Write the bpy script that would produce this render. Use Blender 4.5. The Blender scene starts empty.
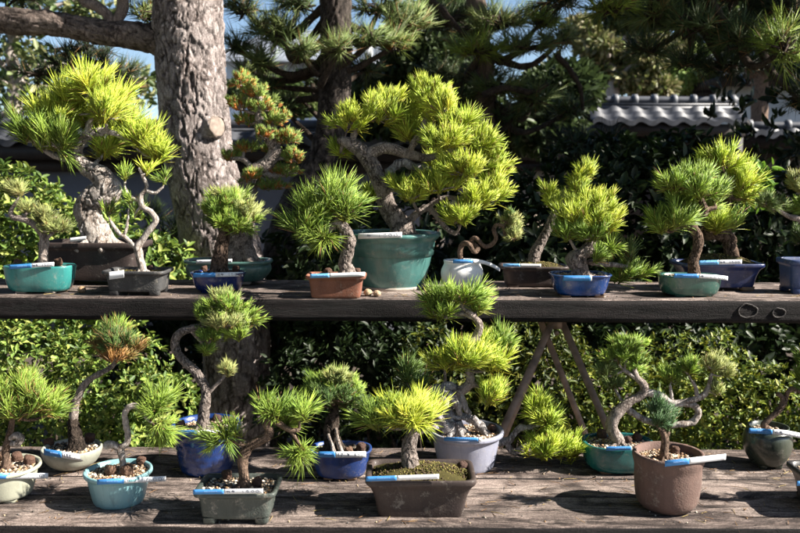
import bpy, math, random
import numpy as np
from mathutils import Vector, Matrix, noise
R = math.radians
random.seed(7); rng = np.random.default_rng(7)
S = bpy.context.scene; COL = S.collection

# ---------------------------------------------------------------- camera
CAMZ, PITCH, F = 1.40, R(6.13), 843.0
cd = bpy.data.cameras.new('camera'); cam = bpy.data.objects.new('camera', cd); COL.objects.link(cam)
cd.sensor_width = 36; cd.lens = F/800*36; cd.clip_start = .05; cd.clip_end = 2000
CM = Matrix.Translation((0,0,CAMZ)) @ Matrix.Rotation(math.pi/2-PITCH, 4, 'X') @ Matrix.Rotation(R(.28), 4, 'Z')
cam.matrix_world = CM
cd.dof.use_dof = True; cd.dof.focus_distance = 1.80; cd.dof.aperture_fstop = 7.0
S.camera = cam
CR = np.array(CM.to_3x3())
def ray(px, py):
    return CR @ np.array([(px-400)/F, (266.5-py)/F, -1.0])
def P(px, py, Y):
    d = ray(px, py); return np.array([0,0,CAMZ]) + d*(Y/d[1])
def onz(px, py, z):
    d = ray(px, py); return np.array([0,0,CAMZ]) + d*((z-CAMZ)/d[2])
def sc(Y): return Y/F/math.cos(PITCH)*.994
ZU, ZL = 1.12, 0.78          # tops of the upper shelf and of the lower bench

# ---------------------------------------------------------------- node helpers
def newmat(name):
    m = bpy.data.materials.new(name); m.use_nodes = True
    nt = m.node_tree; nt.nodes.clear()
    out = nt.nodes.new('ShaderNodeOutputMaterial'); b = nt.nodes.new('ShaderNodeBsdfPrincipled')
    nt.links.new(b.outputs[0], out.inputs[0]); return m, nt, b, out
def N(nt, t, **k):
    n = nt.nodes.new(t)
    for a, v in k.items():
        if a in n.inputs: n.inputs[a].default_value = v
        else: setattr(n, a, v)
    return n
def L(nt, a, b): nt.links.new(a, b)
def coords(nt, scale=(1,1,1), kind='Object'):
    tc = N(nt, 'ShaderNodeTexCoord'); mp = N(nt, 'ShaderNodeMapping'); mp.inputs['Scale'].default_value = scale
    L(nt, tc.outputs[kind], mp.inputs[0]); return mp.outputs[0]
def ramp(nt, fac, stops):
    r = N(nt, 'ShaderNodeValToRGB'); e = r.color_ramp.elements
    while len(e) < len(stops): e.new(.5)
    for i, (p, c) in enumerate(stops):
        e[i].position = p; e[i].color = (c if len(c) == 4 else (*c, 1)) if not isinstance(c, (int, float)) else (c,c,c,1)
    L(nt, fac, r.inputs[0]); return r.outputs[0]
def mixc(nt, fac, a, b, mode='MIX'):
    m = N(nt, 'ShaderNodeMix', data_type='RGBA', blend_type=mode)
    for sock, v in ((m.inputs[0], fac), (m.inputs[6], a), (m.inputs[7], b)):
        if hasattr(v, 'is_output'): L(nt, v, sock)
        elif isinstance(v, (int, float)): sock.default_value = v
        else: sock.default_value = (*v, 1) if len(v) == 3 else v
    return m.outputs[2]
def bump(nt, b, h, strength=.5, dist=.002):
    n = N(nt, 'ShaderNodeBump', Strength=strength, Distance=dist); L(nt, h, n.inputs['Height']); L(nt, n.outputs[0], b.inputs['Normal']); return n

def mat_needle(name, rough=.36, trans=.25):
    m, nt, b, out = newmat(name)
    a = N(nt, 'ShaderNodeAttribute', attribute_name='Col')
    L(nt, a.outputs[0], b.inputs['Base Color']); b.inputs['Roughness'].default_value = rough
    b.inputs['Specular IOR Level'].default_value = .35
    t = N(nt, 'ShaderNodeBsdfTranslucent'); tc = mixc(nt, .5, a.outputs[0], (.5,.55,.04), 'MIX')
    L(nt, tc if trans < .24 else a.outputs[0], t.inputs[0])
    mx = N(nt, 'ShaderNodeMixShader'); mx.inputs[0].default_value = trans
    L(nt, b.outputs[0], mx.inputs[1]); L(nt, t.outputs[0], mx.inputs[2]); L(nt, mx.outputs[0], out.inputs[0]); return m
M_NEEDLE = mat_needle('pine_needles', .42); M_LEAF = mat_needle('broad_leaves', .5, .25)
def mat_attr(name, rough=.85, bs=300, bstr=.5, bd=.001):
    m, nt, b, out = newmat(name); a = N(nt, 'ShaderNodeAttribute', attribute_name='Col')
    n = N(nt, 'ShaderNodeTexNoise', Scale=bs, Detail=4.0); L(nt, coords(nt), n.inputs[0])
    L(nt, mixc(nt, .6, a.outputs[0], ramp(nt, n.outputs[0], [(.3,.45),(.7,1.3)]), 'MULTIPLY'), b.inputs['Base Color'])
    b.inputs['Roughness'].default_value = rough; b.inputs['Specular IOR Level'].default_value = .2
    bump(nt, b, n.outputs[0], bstr, bd); return m
M_SOIL = mat_attr('gravel_soil')
def mat_bark(name, light, dark, scale=90, rough=.9, zs=.6, bd=.004, attr=False, moss=None):
    m, nt, b, out = newmat(name); c = coords(nt, (scale, scale, scale*zs))
    n = N(nt, 'ShaderNodeTexNoise', Scale=.9, Detail=8.0, Roughness=.72, Distortion=.5); n2 = N(nt, 'ShaderNodeTexNoise', Scale=.22, Detail=5.0, Roughness=.6); f3 = N(nt, 'ShaderNodeTexNoise', Scale=4.5, Detail=3.0)
    for q in (n, n2, f3): L(nt, c, q.inputs[0])
    v = N(nt, 'ShaderNodeTexVoronoi', feature='DISTANCE_TO_EDGE', Scale=.8); L(nt, mixc(nt, 1.0, c, mixc(nt, 1.0, n.outputs[1], (2.2,2.2,2.2), 'MULTIPLY'), 'ADD'), v.inputs[0])
    f = ramp(nt, v.outputs[0], [(0,0.0),(.30,1.0)])
    base = mixc(nt, ramp(nt, n.outputs[0], [(.36,0.0),(.60,1.0)]), dark, light)
    base = mixc(nt, ramp(nt, n2.outputs[0], [(.42,0.0),(.66,.75)]), base, tuple(x*.5 for x in light))
    base = mixc(nt, ramp(nt, f3.outputs[0], [(.50,0.0),(.66,.55)]), base, tuple(min(.75, x*1.35) for x in light))
    fg = mixc(nt, ramp(nt, n2.outputs[0], [(.40,1.0),(.60,.0)]), (1,1,1), f)
    base = mixc(nt, fg, tuple(x*.6 for x in dark), base)
    if attr:
        a = N(nt, 'ShaderNodeAttribute', attribute_name='Col'); base = mixc(nt, .8, base, a.outputs[0], 'MULTIPLY')
    L(nt, base, b.inputs['Base Color']); b.inputs['Roughness'].default_value = rough; b.inputs['Specular IOR Level'].default_value = .2
    h = mixc(nt, .55, f, n.outputs[0]); h = mixc(nt, .25, h, f3.outputs[0]); bump(nt, b, h, 1.0, bd*1.2); return m
M_BARK = {
 'grey': mat_bark('grey_bark', (.54,.46,.41), (.13,.095,.08), 230, attr=True),
 'brown': mat_bark('brown_bark', (.33,.225,.165), (.06,.04,.028), 250, attr=True),
 'dark': mat_bark('dark_bark', (.12,.09,.07), (.02,.015,.012), 250, attr=True),
 'pale': mat_bark('pale_bark', (.74,.66,.59), (.24,.175,.135), 170, zs=.4, attr=True),
 'dead': mat_bark('bleached_deadwood', (.62,.58,.56), (.16,.13,.12), 240, zs=.25, attr=True),
 'big': mat_bark('old_pine_bark', (.58,.50,.475), (.19,.145,.13), 80, zs=.6, attr=True, bd=.006),
 'mid': mat_bark('pine_bark', (.22,.16,.13), (.06,.045,.04), 30, zs=.4),
}
def mat_pot(name, col, col2=None, rough=.3, coat=.4, bs=30, bstr=.15, spots=0.0, edge=None):
    m, nt, b, out = newmat(name); col2 = col2 or tuple(x*.55 for x in col)
    n = N(nt, 'ShaderNodeTexNoise', Scale=1.0, Detail=5.0, Roughness=.6); L(nt, coords(nt, (22,22,9)), n.inputs[0])
    n2 = N(nt, 'ShaderNodeTexNoise', Scale=bs*10.0, Detail=3.0); L(nt, coords(nt), n2.inputs[0])
    n3 = N(nt, 'ShaderNodeTexNoise', Scale=14.0, Detail=6.0, Roughness=.75); L(nt, coords(nt), n3.inputs[0])
    c = mixc(nt, ramp(nt, n.outputs[0], [(.36,0.0),(.68,1.0)]), col, col2)
    c = mixc(nt, ramp(nt, n2.outputs[0], [(.62,0.0),(.75,.35)]), c, tuple(min(1, x*1.6+.03) for x in col))
    c = mixc(nt, ramp(nt, n3.outputs[0], [(.6,0.0),(.72,.4+spots)]), c, (.32,.28,.23))
    n4 = N(nt, 'ShaderNodeTexNoise', Scale=1.0, Detail=6.0, Roughness=.7); L(nt, coords(nt, (75,75,9)), n4.inputs[0])
    c = mixc(nt, ramp(nt, n4.outputs[0], [(.52,0.0),(.72,.55)]), c, tuple(x*.35 for x in col))
    n5 = N(nt, 'ShaderNodeTexNoise', Scale=34.0, Detail=9.0, Roughness=.82); L(nt, coords(nt), n5.inputs[0])
    c = mixc(nt, ramp(nt, n5.outputs[0], [(.57,0.0),(.66,.42+max(0,spots)*.5)]), c, (.36,.33,.28))
    L(nt, c, b.inputs['Base Color']); b.inputs['Roughness'].default_value = rough
    rr = ramp(nt, n3.outputs[0], [(.4, rough),(.7, min(1, rough+.3))]); L(nt, rr, b.inputs['Roughness'])
    b.inputs['Coat Weight'].default_value = coat; b.inputs['Coat Roughness'].default_value = .12
    h = mixc(nt, .4, n2.outputs[0], n.outputs[0]); bump(nt, b, h, bstr, .003); return m
def mat_plain(name, col, rough=.6, var=.25, scale=40, metal=0):
    m, nt, b, out = newmat(name)
    n = N(nt, 'ShaderNodeTexNoise', Scale=float(scale), Detail=5.0); L(nt, coords(nt), n.inputs[0])
    L(nt, mixc(nt, ramp(nt, n.outputs[0], [(.35,0.0),(.7,1.0)]), col, tuple(x*(1-var*2) for x in col)), b.inputs['Base Color'])
    b.inputs['Roughness'].default_value = rough; b.inputs['Metallic'].default_value = metal
    bump(nt, b, n.outputs[0], .2, .002); return m
def mat_wood(name, light, mid, dark, wear=.5):
    m, nt, b, out = newmat(name)
    n = N(nt, 'ShaderNodeTexNoise', Scale=1.0, Detail=8.0, Roughness=.7, Distortion=1.2); L(nt, coords(nt, (3.6, 30, 30)), n.inputs[0])
    g = N(nt, 'ShaderNodeTexNoise', Scale=1.0, Detail=5.0, Roughness=.8, Distortion=.4); L(nt, coords(nt, (16, 150, 150)), g.inputs[0])
    st = N(nt, 'ShaderNodeTexNoise', Scale=1.0, Detail=7.0, Roughness=.68, Distortion=1.0); L(nt, coords(nt, (7, 17, 17)), st.inputs[0])
    bl = N(nt, 'ShaderNodeTexNoise', Scale=1.0, Detail=4.0, Roughness=.6); L(nt, coords(nt, (1.3, 6, 6)), bl.inputs[0])
    cr = N(nt, 'ShaderNodeTexVoronoi', feature='DISTANCE_TO_EDGE', Scale=1.0); L(nt, mixc(nt, 1.0, coords(nt, (1.9, 26, 26)), n.outputs[1], 'ADD'), cr.inputs[0])
    fine = N(nt, 'ShaderNodeTexNoise', Scale=330.0, Detail=3.0, Roughness=.7); L(nt, coords(nt), fine.inputs[0])
    col = mixc(nt, ramp(nt, n.outputs[0], [(.36,0.0),(.58,1.0)]), mid, light)
    col = mixc(nt, ramp(nt, bl.outputs[0], [(.40,.55),(.60,0.0)]), col, tuple(x*.6 for x in mid))
    col = mixc(nt, ramp(nt, g.outputs[0], [(.40,.8),(.52,0.0)]), col, dark)
    col = mixc(nt, ramp(nt, st.outputs[0], [(.40,wear+.4),(.53,0.0)]), col, tuple(x*.8 for x in dark))
    col = mixc(nt, ramp(nt, st.outputs[0], [(.60,0.0),(.70,.5)]), col, tuple(min(.7, x*1.35) for x in light))
    crack = ramp(nt, cr.outputs[0], [(0,0.0),(.03,1.0)])
    ck = mixc(nt, ramp(nt, bl.outputs[0], [(.46,0.0),(.54,1.0)]), crack, (1,1,1))
    col = mixc(nt, ck, tuple(x*.3 for x in dark), col)
    col = mixc(nt, .75, col, ramp(nt, fine.outputs[0], [(.34,.35),(.62,1.35)]), 'MULTIPLY')
    L(nt, col, b.inputs['Base Color']); b.inputs['Roughness'].default_value = .8; b.inputs['Specular IOR Level'].default_value = .25
    h = mixc(nt, .5, g.outputs[0], n.outputs[0]); h = mixc(nt, .3, h, fine.outputs[0]); h = mixc(nt, .7, h, ck, 'MULTIPLY'); bump(nt, b, h, 1.0, .005); return m
M_WTOP = mat_wood('weathered_wood_top', (.35,.285,.25), (.165,.125,.11), (.034,.025,.023))
M_WFRONT = mat_wood('weathered_wood_edge_shade_toned', (.024,.018,.018), (.010,.008,.008), (.003,.0025,.0025), .45)  # dark wood, with the plank edges' shade put into the colour too
M_TAGW = mat_plain('white_label_paper', (.82,.83,.85), .45, .04, 60); M_TAGB = mat_plain('blue_label_paper', (.06,.26,.62), .4, .1, 60)
M_INK = mat_plain('ink', (.05,.06,.1), .6, .1); M_WPRINT = mat_plain('pale_print', (.25,.45,.80), .5, .05)
M_TAGS = mat_plain('pale_blue_label_paper', (.16,.45,.80), .4, .1, 60)
M_MOSS = mat_attr('moss', .95, 500, 1, .002); M_CAKE = mat_attr('fertilizer_cake', .92, 260, 1, .003)

# ---------------------------------------------------------------- object helpers
def mkmesh(name, V, faces_groups, mats, colors=None, smooth=False, midx=None):
    """faces_groups: list of int arrays (n,k)"""
    me = bpy.data.meshes.new(name); V = np.asarray(V, dtype=np.float32)
    me.vertices.add(len(V)); me.vertices.foreach_set('co', V.ravel())
    fg = [np.asarray(f, dtype=np.int32) for f in faces_groups if len(f)]
    loops = np.concatenate([f.ravel() for f in fg]); starts = []; tot = []; o = 0
    for f in fg:
        k = f.shape[1]; starts.append(o+np.arange(len(f))*k); tot.append(np.full(len(f), k)); o += f.size
    starts = np.concatenate(starts).astype(np.int32); tot = np.concatenate(tot).astype(np.int32)
    me.loops.add(len(loops)); me.loops.foreach_set('vertex_index', loops)
    me.polygons.add(len(starts)); me.polygons.foreach_set('loop_start', starts); me.polygons.foreach_set('loop_total', tot)
    for m in (mats if isinstance(mats, (list, tuple)) else [mats]): me.materials.append(m)
    if midx is not None: me.polygons.foreach_set('material_index', np.asarray(midx, dtype=np.int32))
    if smooth: me.polygons.foreach_set('use_smooth', np.ones(len(starts), dtype=bool))
    if colors is not None:
        at = me.color_attributes.new('Col', 'FLOAT_COLOR', 'POINT'); c = np.ones((len(V), 4), dtype=np.float32); c[:, :3] = colors
        at.data.foreach_set('color', c.ravel())
    me.update(); me.validate(); return me
class MB:
    """collects quads and triangles of one mesh"""
    def __init__(s): s.V=[]; s.Q=[]; s.T=[]; s.C=[]; s.n=0; s.QM=[]; s.TM=[]
    def add(s, V, Q=(), T=(), col=None, m=0):
        V = np.asarray(V, float); s.V.append(V)
        if len(Q): s.Q.append(np.asarray(Q, int)+s.n); s.QM += [m]*len(Q)
        if len(T): s.T.append(np.asarray(T, int)+s.n); s.TM += [m]*len(T)
        c = np.ones((len(V),3)) if col is None else np.broadcast_to(np.asarray(col, float), (len(V),3))
        s.C.append(c); s.n += len(V)
    def build(s, name, mats, parent=None, smooth=True, origin=None):
        V = np.concatenate(s.V); o0 = np.array(parent['_o'] if parent is not None else (origin if origin is not None else (0,0,0)))
        q = np.concatenate(s.Q) if s.Q else []; t = np.concatenate(s.T) if s.T else []
        me = mkmesh(name, V-o0, [q, t], mats, np.concatenate(s.C), smooth, s.QM+s.TM)
        o = bpy.data.objects.new(name, me); COL.objects.link(o)
        if parent is not None: o.parent = parent; o['_o'] = [float(x) for x in o0]
        else: o.location = o0; o['_o'] = [float(x) for x in o0]
        return o
def tag(o, label=None, cat=None, group=None, kind=None):
    for k, v in (('label', label), ('category', cat), ('group', group), ('kind', kind)):
        if v: o[k] = v
    return o
def empty(name, loc, label=None, cat=None, group=None, kind=None):
    o = bpy.data.objects.new(name, None); COL.objects.link(o); o.location = [float(x) for x in loc]; o.empty_display_size = .05
    o['_o'] = [float(x) for x in loc]; return tag(o, label, cat, group, kind)
def box(mb, x0, x1, y0, y1, z0, z1, m=0, col=None):
    V = [(x,y,z) for x in (x0,x1) for y in (y0,y1) for z in (z0,z1)]
    mb.add(V, [(0,1,3,2),(4,6,7,5),(0,4,5,1),(2,3,7,6),(0,2,6,4),(1,5,7,3)], m=m, col=col)
def spline(pts, n):
    """Catmull-Rom resample of rows of any width"""
    p = np.asarray(pts, float)
    if len(p) == 2: t = np.linspace(0,1,n)[:,None]; return p[0]*(1-t)+p[1]*t
    q = np.vstack([2*p[0]-p[1], p, 2*p[-1]-p[-2]]); d = np.r_[0, np.cumsum(np.linalg.norm(np.diff(p[:,:3],axis=0),axis=1)+1e-9)]
    u = np.linspace(0, d[-1], n); out = []
    for x in u:
        i = min(max(np.searchsorted(d, x, 'right')-1, 0), len(p)-2); t = (x-d[i])/(d[i+1]-d[i])
        a,b,c,e = q[i],q[i+1],q[i+2],q[i+3]
        out.append(.5*((2*b)+(-a+c)*t+(2*a-5*b+4*c-e)*t*t+(-a+3*b-3*c+e)*t**3))
    out = np.array(out); out[:,3:] = np.maximum(out[:,3:], 1e-5) if out.shape[1] > 3 else out[:,3:]
    return out
def tube(mb, path, nseg=10, step=None, rough=.1, fr=60., col=None, cap=True, m=0, disp=None):
    """path rows x,y,z,r"""
    path = np.asarray(path, float); ln = np.linalg.norm(np.diff(path[:,:3],axis=0),axis=1).sum()
    rm = max(path[:,3].mean(), 1e-4); n = max(3, min(400, int(ln/(step or rm*.8))+2)); p = spline(path, n)
    T = np.gradient(p[:,:3],axis=0); T /= np.linalg.norm(T,axis=1)[:,None]+1e-12
    u = np.cross(T[0], (0,1,.3)); u /= np.linalg.norm(u); V = []; C = []
    a = np.linspace(0, 2*math.pi, nseg, endpoint=False)
    for i in range(n):
        u = u - T[i]*np.dot(u,T[i]); u /= np.linalg.norm(u); w = np.cross(T[i], u)
        for k in a:
            d = u*math.cos(k)+w*math.sin(k); q = p[i,:3]+d*p[i,3]; s = 1.
            if rough: s += rough*noise.noise(Vector(q*fr))+rough*.6*noise.noise(Vector(q*fr*2.7))
            cc = 1.
            if disp: ds, cc = disp(q); s += ds/p[i,3]
            V.append(p[i,:3]+d*p[i,3]*s); C.append((cc,cc,cc) if col is None else col)
    Q = []
    for i in range(n-1):
        for k in range(nseg):
            b = i*nseg; Q.append((b+k, b+(k+1)%nseg, b+nseg+(k+1)%nseg, b+nseg+k))
    T3 = []
    if cap:
        V.append(p[0,:3]); V.append(p[-1,:3]+T[-1]*p[-1,3]*.5); C += [C[0], C[-1]]
        for k in range(nseg):
            T3.append((n*nseg, (k+1)%nseg, k)); T3.append((n*nseg+1, (n-1)*nseg+k, (n-1)*nseg+(k+1)%nseg))
    mb.add(V, Q, T3, col=np.array(C), m=m); return p
def unit(v): return v/(np.linalg.norm(v, axis=-1, keepdims=True)+1e-12)
def needles(mb, org, dr, ln, wd, col, seg=2, bend=.12):
    """solid three-sided needles"""
    n = len(org); dr = unit(dr); r = unit(rng.normal(size=(n,3))); u = unit(np.cross(dr, r)); w = np.cross(dr, u)
    ln = np.broadcast_to(np.asarray(ln,float).reshape(-1,1), (n,1)); wd = np.broadcast_to(np.asarray(wd,float).reshape(-1,1), (n,1))
    bv = u*rng.normal(size=(n,1))*bend + np.array([0,0,-bend*.4]); ring = []; A = [0, 2.094, 4.189]
    st = [0, .55] if seg == 2 else [0]
    for t in st:
        c = org + dr*ln*t + bv*ln*t*t; rw = wd*(.5 if t == 0 else .5)
        for a in A: ring.append(c + (u*math.cos(a)+w*math.sin(a))*rw)
    ring.append(org + dr*ln + bv*ln)
    k = len(ring); V = np.stack(ring, 1).reshape(-1,3); b = (np.arange(n)*k)[:,None]; Q = []; T = []
    if seg == 2:
        for i in range(3): Q.append(b+np.array([[i,(i+1)%3,3+(i+1)%3,3+i]]))
        for i in range(3): T.append(b+np.array([[3+i,3+(i+1)%3,6]]))
    else:
        for i in range(3): T.append(b+np.array([[i,(i+1)%3,3]]))
    tc = np.repeat(col[:,None,:], k, 1); tc[:,:3] *= np.array([.85,.8,.8]); 
    mb.add(V, np.concatenate(Q) if Q else (), np.concatenate(T), col=tc.reshape(-1,3))
def bark_disp(amp, sx, sz):
    """flaky plates with dark fissures between them; the second value is the bark's own tone there"""
    def f(q):
        v = Vector((q[0]*sx, q[1]*sx, q[2]*sz)); o = v*.9; v += Vector((noise.noise(o), noise.noise(o+Vector((9,0,0))), noise.noise(o+Vector((0,9,0)))))*.6
        o = v*3.1; v += Vector((noise.noise(o), noise.noise(o+Vector((5,0,0))), noise.noise(o+Vector((0,5,0)))))*.22
        d, pt = noise.voronoi(v); e = min(1, (d[1]-d[0])/.11); e = e*e*(3-2*e); cr = abs(noise.cell(pt[0]*7.3))
        lay = noise.noise(v*1.9+Vector((3,1,7)))*.5+.5+.25*noise.noise(v*5); st = math.floor(lay*4)/4; fr = lay*4-math.floor(lay*4); ed = .72 if fr < .12 else 1
        h = e*(.55+.35*cr+.55*st)-.5
        return amp*h+amp*.12*noise.noise(Vector(q*140)), (.10+.90*e)*ed*(.62+.5*cr)*(.85+.3*st)  # fissures: darker bark, with recess shade put into the tone
    return f
PAL = { # needle colours: base, alternative, spread
 'V': ((.60,.66,.085), (.32,.44,.05)), 'R': ((.52,.24,.08), (.26,.24,.08)),
 'Y': ((.62,.69,.09), (.32,.46,.05)), 'G': ((.37,.50,.075), (.15,.26,.045)), 'D': ((.17,.26,.06), (.08,.15,.045)),
 'W': ((.48,.49,.18), (.26,.33,.11)), 'B': ((.12,.22,.08), (.06,.13,.06)), 'O': ((.24,.33,.07), (.55,.20,.05)),
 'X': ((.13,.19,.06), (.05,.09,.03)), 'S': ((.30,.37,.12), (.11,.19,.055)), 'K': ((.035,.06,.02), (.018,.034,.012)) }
def palc(p, n, mixf=None):
    a, b = np.array(PAL[p][0]), np.array(PAL[p][1]); t = rng.random((n,1)) if mixf is None else mixf
    return np.clip((a*(1-t)+b*t)*np.exp(rng.normal(size=(n,1))*.16), .004, .8)
def tufts(mb, tips, dirs, nn, ln, wd, pal, spread=.9, seg=2, dead=.02):
    """a shoot with needles round it at every tip, every shoot a little different"""
    k = len(tips); n = k*nn; dirs = unit(dirs)
    D = np.repeat(dirs, nn, 0); O = np.repeat(tips, nn, 0); tl = np.repeat(rng.uniform(.62,1.18,(k,1)), nn, 0); ts = np.repeat(rng.uniform(.65,1.25,(k,1)), nn, 0)
    r = unit(np.cross(D, rng.normal(size=(n,3)))); s = rng.random((n,1)); th = spread*ts*(.2+.8*rng.random((n,1)))
    th = th*(1.2-.65*s); d = D*np.cos(th)+r*np.sin(th)+rng.normal(size=(n,3))*.05
    O = O + D*ln*(s-.5)*.75*tl
    tt = np.clip(np.repeat(rng.random((k,1)), nn, 0)*.8+rng.random((n,1))*.35-.05, 0, 1)
    if pal == 'O': tt = ((np.repeat(rng.random((k,1)), nn, 0) > .45) & (rng.random((n,1)) > .25) & (s < .6)).astype(float)*.9
    c = palc(pal, n, tt)*np.repeat(np.exp(rng.normal(size=(k,1))*.16), nn, 0); old = (s[:,0] < .12); c[old] = c[old]*np.array([.7,.55,.5])
    dd = rng.random(n) < dead; c[dd] = np.array([.34,.20,.08])
    needles(mb, O, d, (ln*tl[:,0]*(.7+.45*rng.random(n))), wd, np.clip(c,.003,.85), seg)
    # resting bud at the tip of each shoot
    if seg == 2: needles(mb, tips+dirs*ln*.22, dirs, ln*.22, wd*2.4, np.tile(np.array([[.42,.27,.15]]), (k,1))*rng.uniform(.6,1.1,(k,1)), 2, .02)

# ---------------------------------------------------------------- pots
PROF = {
 'taper': [(.70,0),(.745,.08),(.80,.3),(.86,.6),(.90,.82),(.985,.88),(1,.94),(.985,1)],
 'oval': [(.80,0),(.88,.12),(.95,.4),(.985,.75),(1,.95),(.985,1)],
 'bowl': [(.42,0),(.62,.10),(.82,.32),(.95,.62),(1,.85),(.99,1)],
 'rect': [(.80,0),(.83,.12),(.86,.5),(.90,.78),(.985,.84),(1,.9),(1,.98),(.985,1)],
 'rectflare': [(.76,0),(.79,.15),(.83,.45),(.90,.72),(.99,.86),(1,.92),(1,.98),(.985,1)],
 'tall': [(.62,0),(.74,.05),(.86,.16),(.915,.4),(.935,.62),(.94,.76),(.99,.88),(1,.95),(.975,1)],
 'jar': [(.60,0),(.70,.06),(.92,.3),(1,.55),(.96,.8),(.83,.93),(.85,.97),(.84,1)],
 'bigtaper': [(.64,0),(.655,.06),(.72,.2),(.79,.45),(.84,.7),(.88,.84),(.98,.93),(1,.96),(.99,1)],
 'cup': [(.70,0),(.78,.1),(.86,.4),(.92,.75),(.96,.9),(1,.96),(.985,1)],
 'drum': [(.74,0),(.80,.06),(.90,.28),(.955,.5),(.95,.72),(.91,.80),(.925,.84),(.99,.86),(1,.93),(.985,1)],
}
def sell(n, k, a, b):
    t = (np.arange(k)+.5)/k*2*math.pi; c, s = np.cos(t), np.sin(t)
    return np.stack([np.sign(c)*np.abs(c)**(2/n)*a, np.sign(s)*np.abs(s)**(2/n)*b], 1)
POTS = {}
def pot(key, shelf, cx, yb, wt, yr, n=2, by=1., prof='taper', mat=None, feet=0, footmat=None, soil=.86, rot=0., relief=None, wall=.09):
    zs = ZU if shelf == 'u' else ZL; pr = PROF[prof]; fb = pr[0][0]
    p0 = onz(cx, yb, zs); a = wt/2*sc(p0[1]); 
    for _ in range(3): Yc = p0[1]+a*by*fb; a = wt/2*sc(Yc)
    b = a*by; rw = max(q[0] for q in pr); fr = pr[-1][0]
    ztop = P(cx, yr, Yc-b*fr)[2]; h = ztop-zs; X = P(cx, (yb+yr)/2, Yc)[0]
    fh = {0:0, 1:.07, 2:.12, 3:.16}[feet]*h
    d = dict(key=key, c=np.array([X, Yc, zs]), a=a, b=b, h=h, n=n, zt=ztop, zsoil=zs+h*soil, s=sc(Yc), fr=fr, cx=cx, shelf=shelf, wt=wt, Y=Yc)
    d['build'] = lambda root: build_pot(root, d, pr, fh, mat, feet, footmat or mat, rot, relief, wall)
    POTS[key] = d; return d
def build_pot(root, d, pr, fh, mat, feet, footmat, rot, relief, wall):
    K = 72; mb = MB(); c = d['c']; a, b, h, n = d['a'], d['b'], d['h'], d['n']; rings = []
    pp = spline([(f, t, 0) for f, t in pr], 26); pp[0] = (pr[0][0],0,0); pp[-1] = (pr[-1][0],1,0)
    prf = [(x[0], fh+x[1]*(h-fh)) for x in pp]
    prf = [(pr[0][0]*.02, fh+.0005)]+prf; f1 = pr[-1][0]
    prf += [(f1-wall*.4, h+.0002), (f1-wall, h-.001), (f1-wall*1.25, h*.8), (f1-wall*1.5, h*.6), (.05, h*.58)]
    V = []
    for i, (f, z) in enumerate(prf):
        xy = sell(n, K, a*f, b*f)
        for k, (x, y) in enumerate(xy):
            w = 1+.006*noise.noise(Vector((x*25+c[0]*9, y*25, z*25)))
            if relief and 0 < i < 24: w += relief(math.atan2(y, x), z/h)
            V.append((c[0]+x*w, c[1]+y*w, c[2]+z))
    Q = [(i*K+k, i*K+(k+1)%K, (i+1)*K+(k+1)%K, (i+1)*K+k) for i in range(len(prf)-1) for k in range(K)]
    mb.add(V, Q); o = mb.build('pot', mat, root)
    if rot: pass
    if feet:
        fb = pr[0][0]; pos = [(sx*.74, sy*.74) for sx in (-1,1) for sy in (-1,1)] if n > 3 else [(math.cos(t)*.78, math.sin(t)*.78) for t in (R(-130),R(-50),R(50),R(130))]
        for fx, fy in pos:
            m2 = MB(); x, y = c[0]+fx*a*fb*1.06, c[1]+fy*b*fb*1.06; w = a*.16; wy = min(b*.2, w)
            xy = sell(4, 16, 1, 1); V = []
            for f, z in ((.82,0),(1,.25),(1.05,1.25)):
                V += [(x+p*w*f, y+q*wy*f, c[2]+fh*z) for p, q in xy]
            V.append((x,y,c[2])); Q = [(i*16+k, i*16+(k+1)%16, (i+1)*16+(k+1)%16, (i+1)*16+k) for i in range(2) for k in range(16)]
            m2.add(V, Q, [(48,(k+1)%16,k) for k in range(16)]); m2.build('foot', footmat, o)
    return o
SOILC = {'tan': [(.55,.44,.31),(.42,.27,.15),(.66,.60,.50),(.22,.14,.09),(.40,.32,.24),(.12,.09,.07)], 'dark': [(.06,.05,.045),(.10,.08,.06),(.16,.13,.1),(.3,.25,.2)],
 'mix': [(.55,.42,.28),(.08,.07,.06),(.35,.22,.12),(.7,.62,.5),(.15,.14,.13)], 'moss': [(.075,.075,.02),(.14,.12,.035),(.06,.04,.025),(.10,.07,.04),(.19,.16,.05)]}
ico_v = None
def pebble(mb, c, r, col, sq=.8):
    V = []; 
    for i, (ph, rr) in enumerate(((-60,.55),(-10,1),(45,.75))):
        for k in range(6):
            t = k/6*6.283+i*.5; j = random.uniform(.8,1.15)
            V.append((c[0]+math.cos(t)*rr*r*j, c[1]+math.sin(t)*rr*r*j, c[2]+math.sin(R(ph))*r*sq*j))
    V.append((c[0],c[1],c[2]+r*sq)); Q = [(i*6+k, i*6+(k+1)%6, (i+1)*6+(k+1)%6, (i+1)*6+k) for i in range(2) for k in range(6)]
    mb.add(V, Q, [(18, 12+k, 12+(k+1)%6) for k in range(6)], col=col)
def inpot(d, f=1.):
    while True:
        u, v = random.uniform(-1,1), random.uniform(-1,1)
        if abs(u)**d['n']+abs(v)**d['n'] < 1: break
    k = (d['fr']-.12)*f; return d['c'][0]+u*d['a']*k, d['c'][1]+v*d['b']*k
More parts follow.
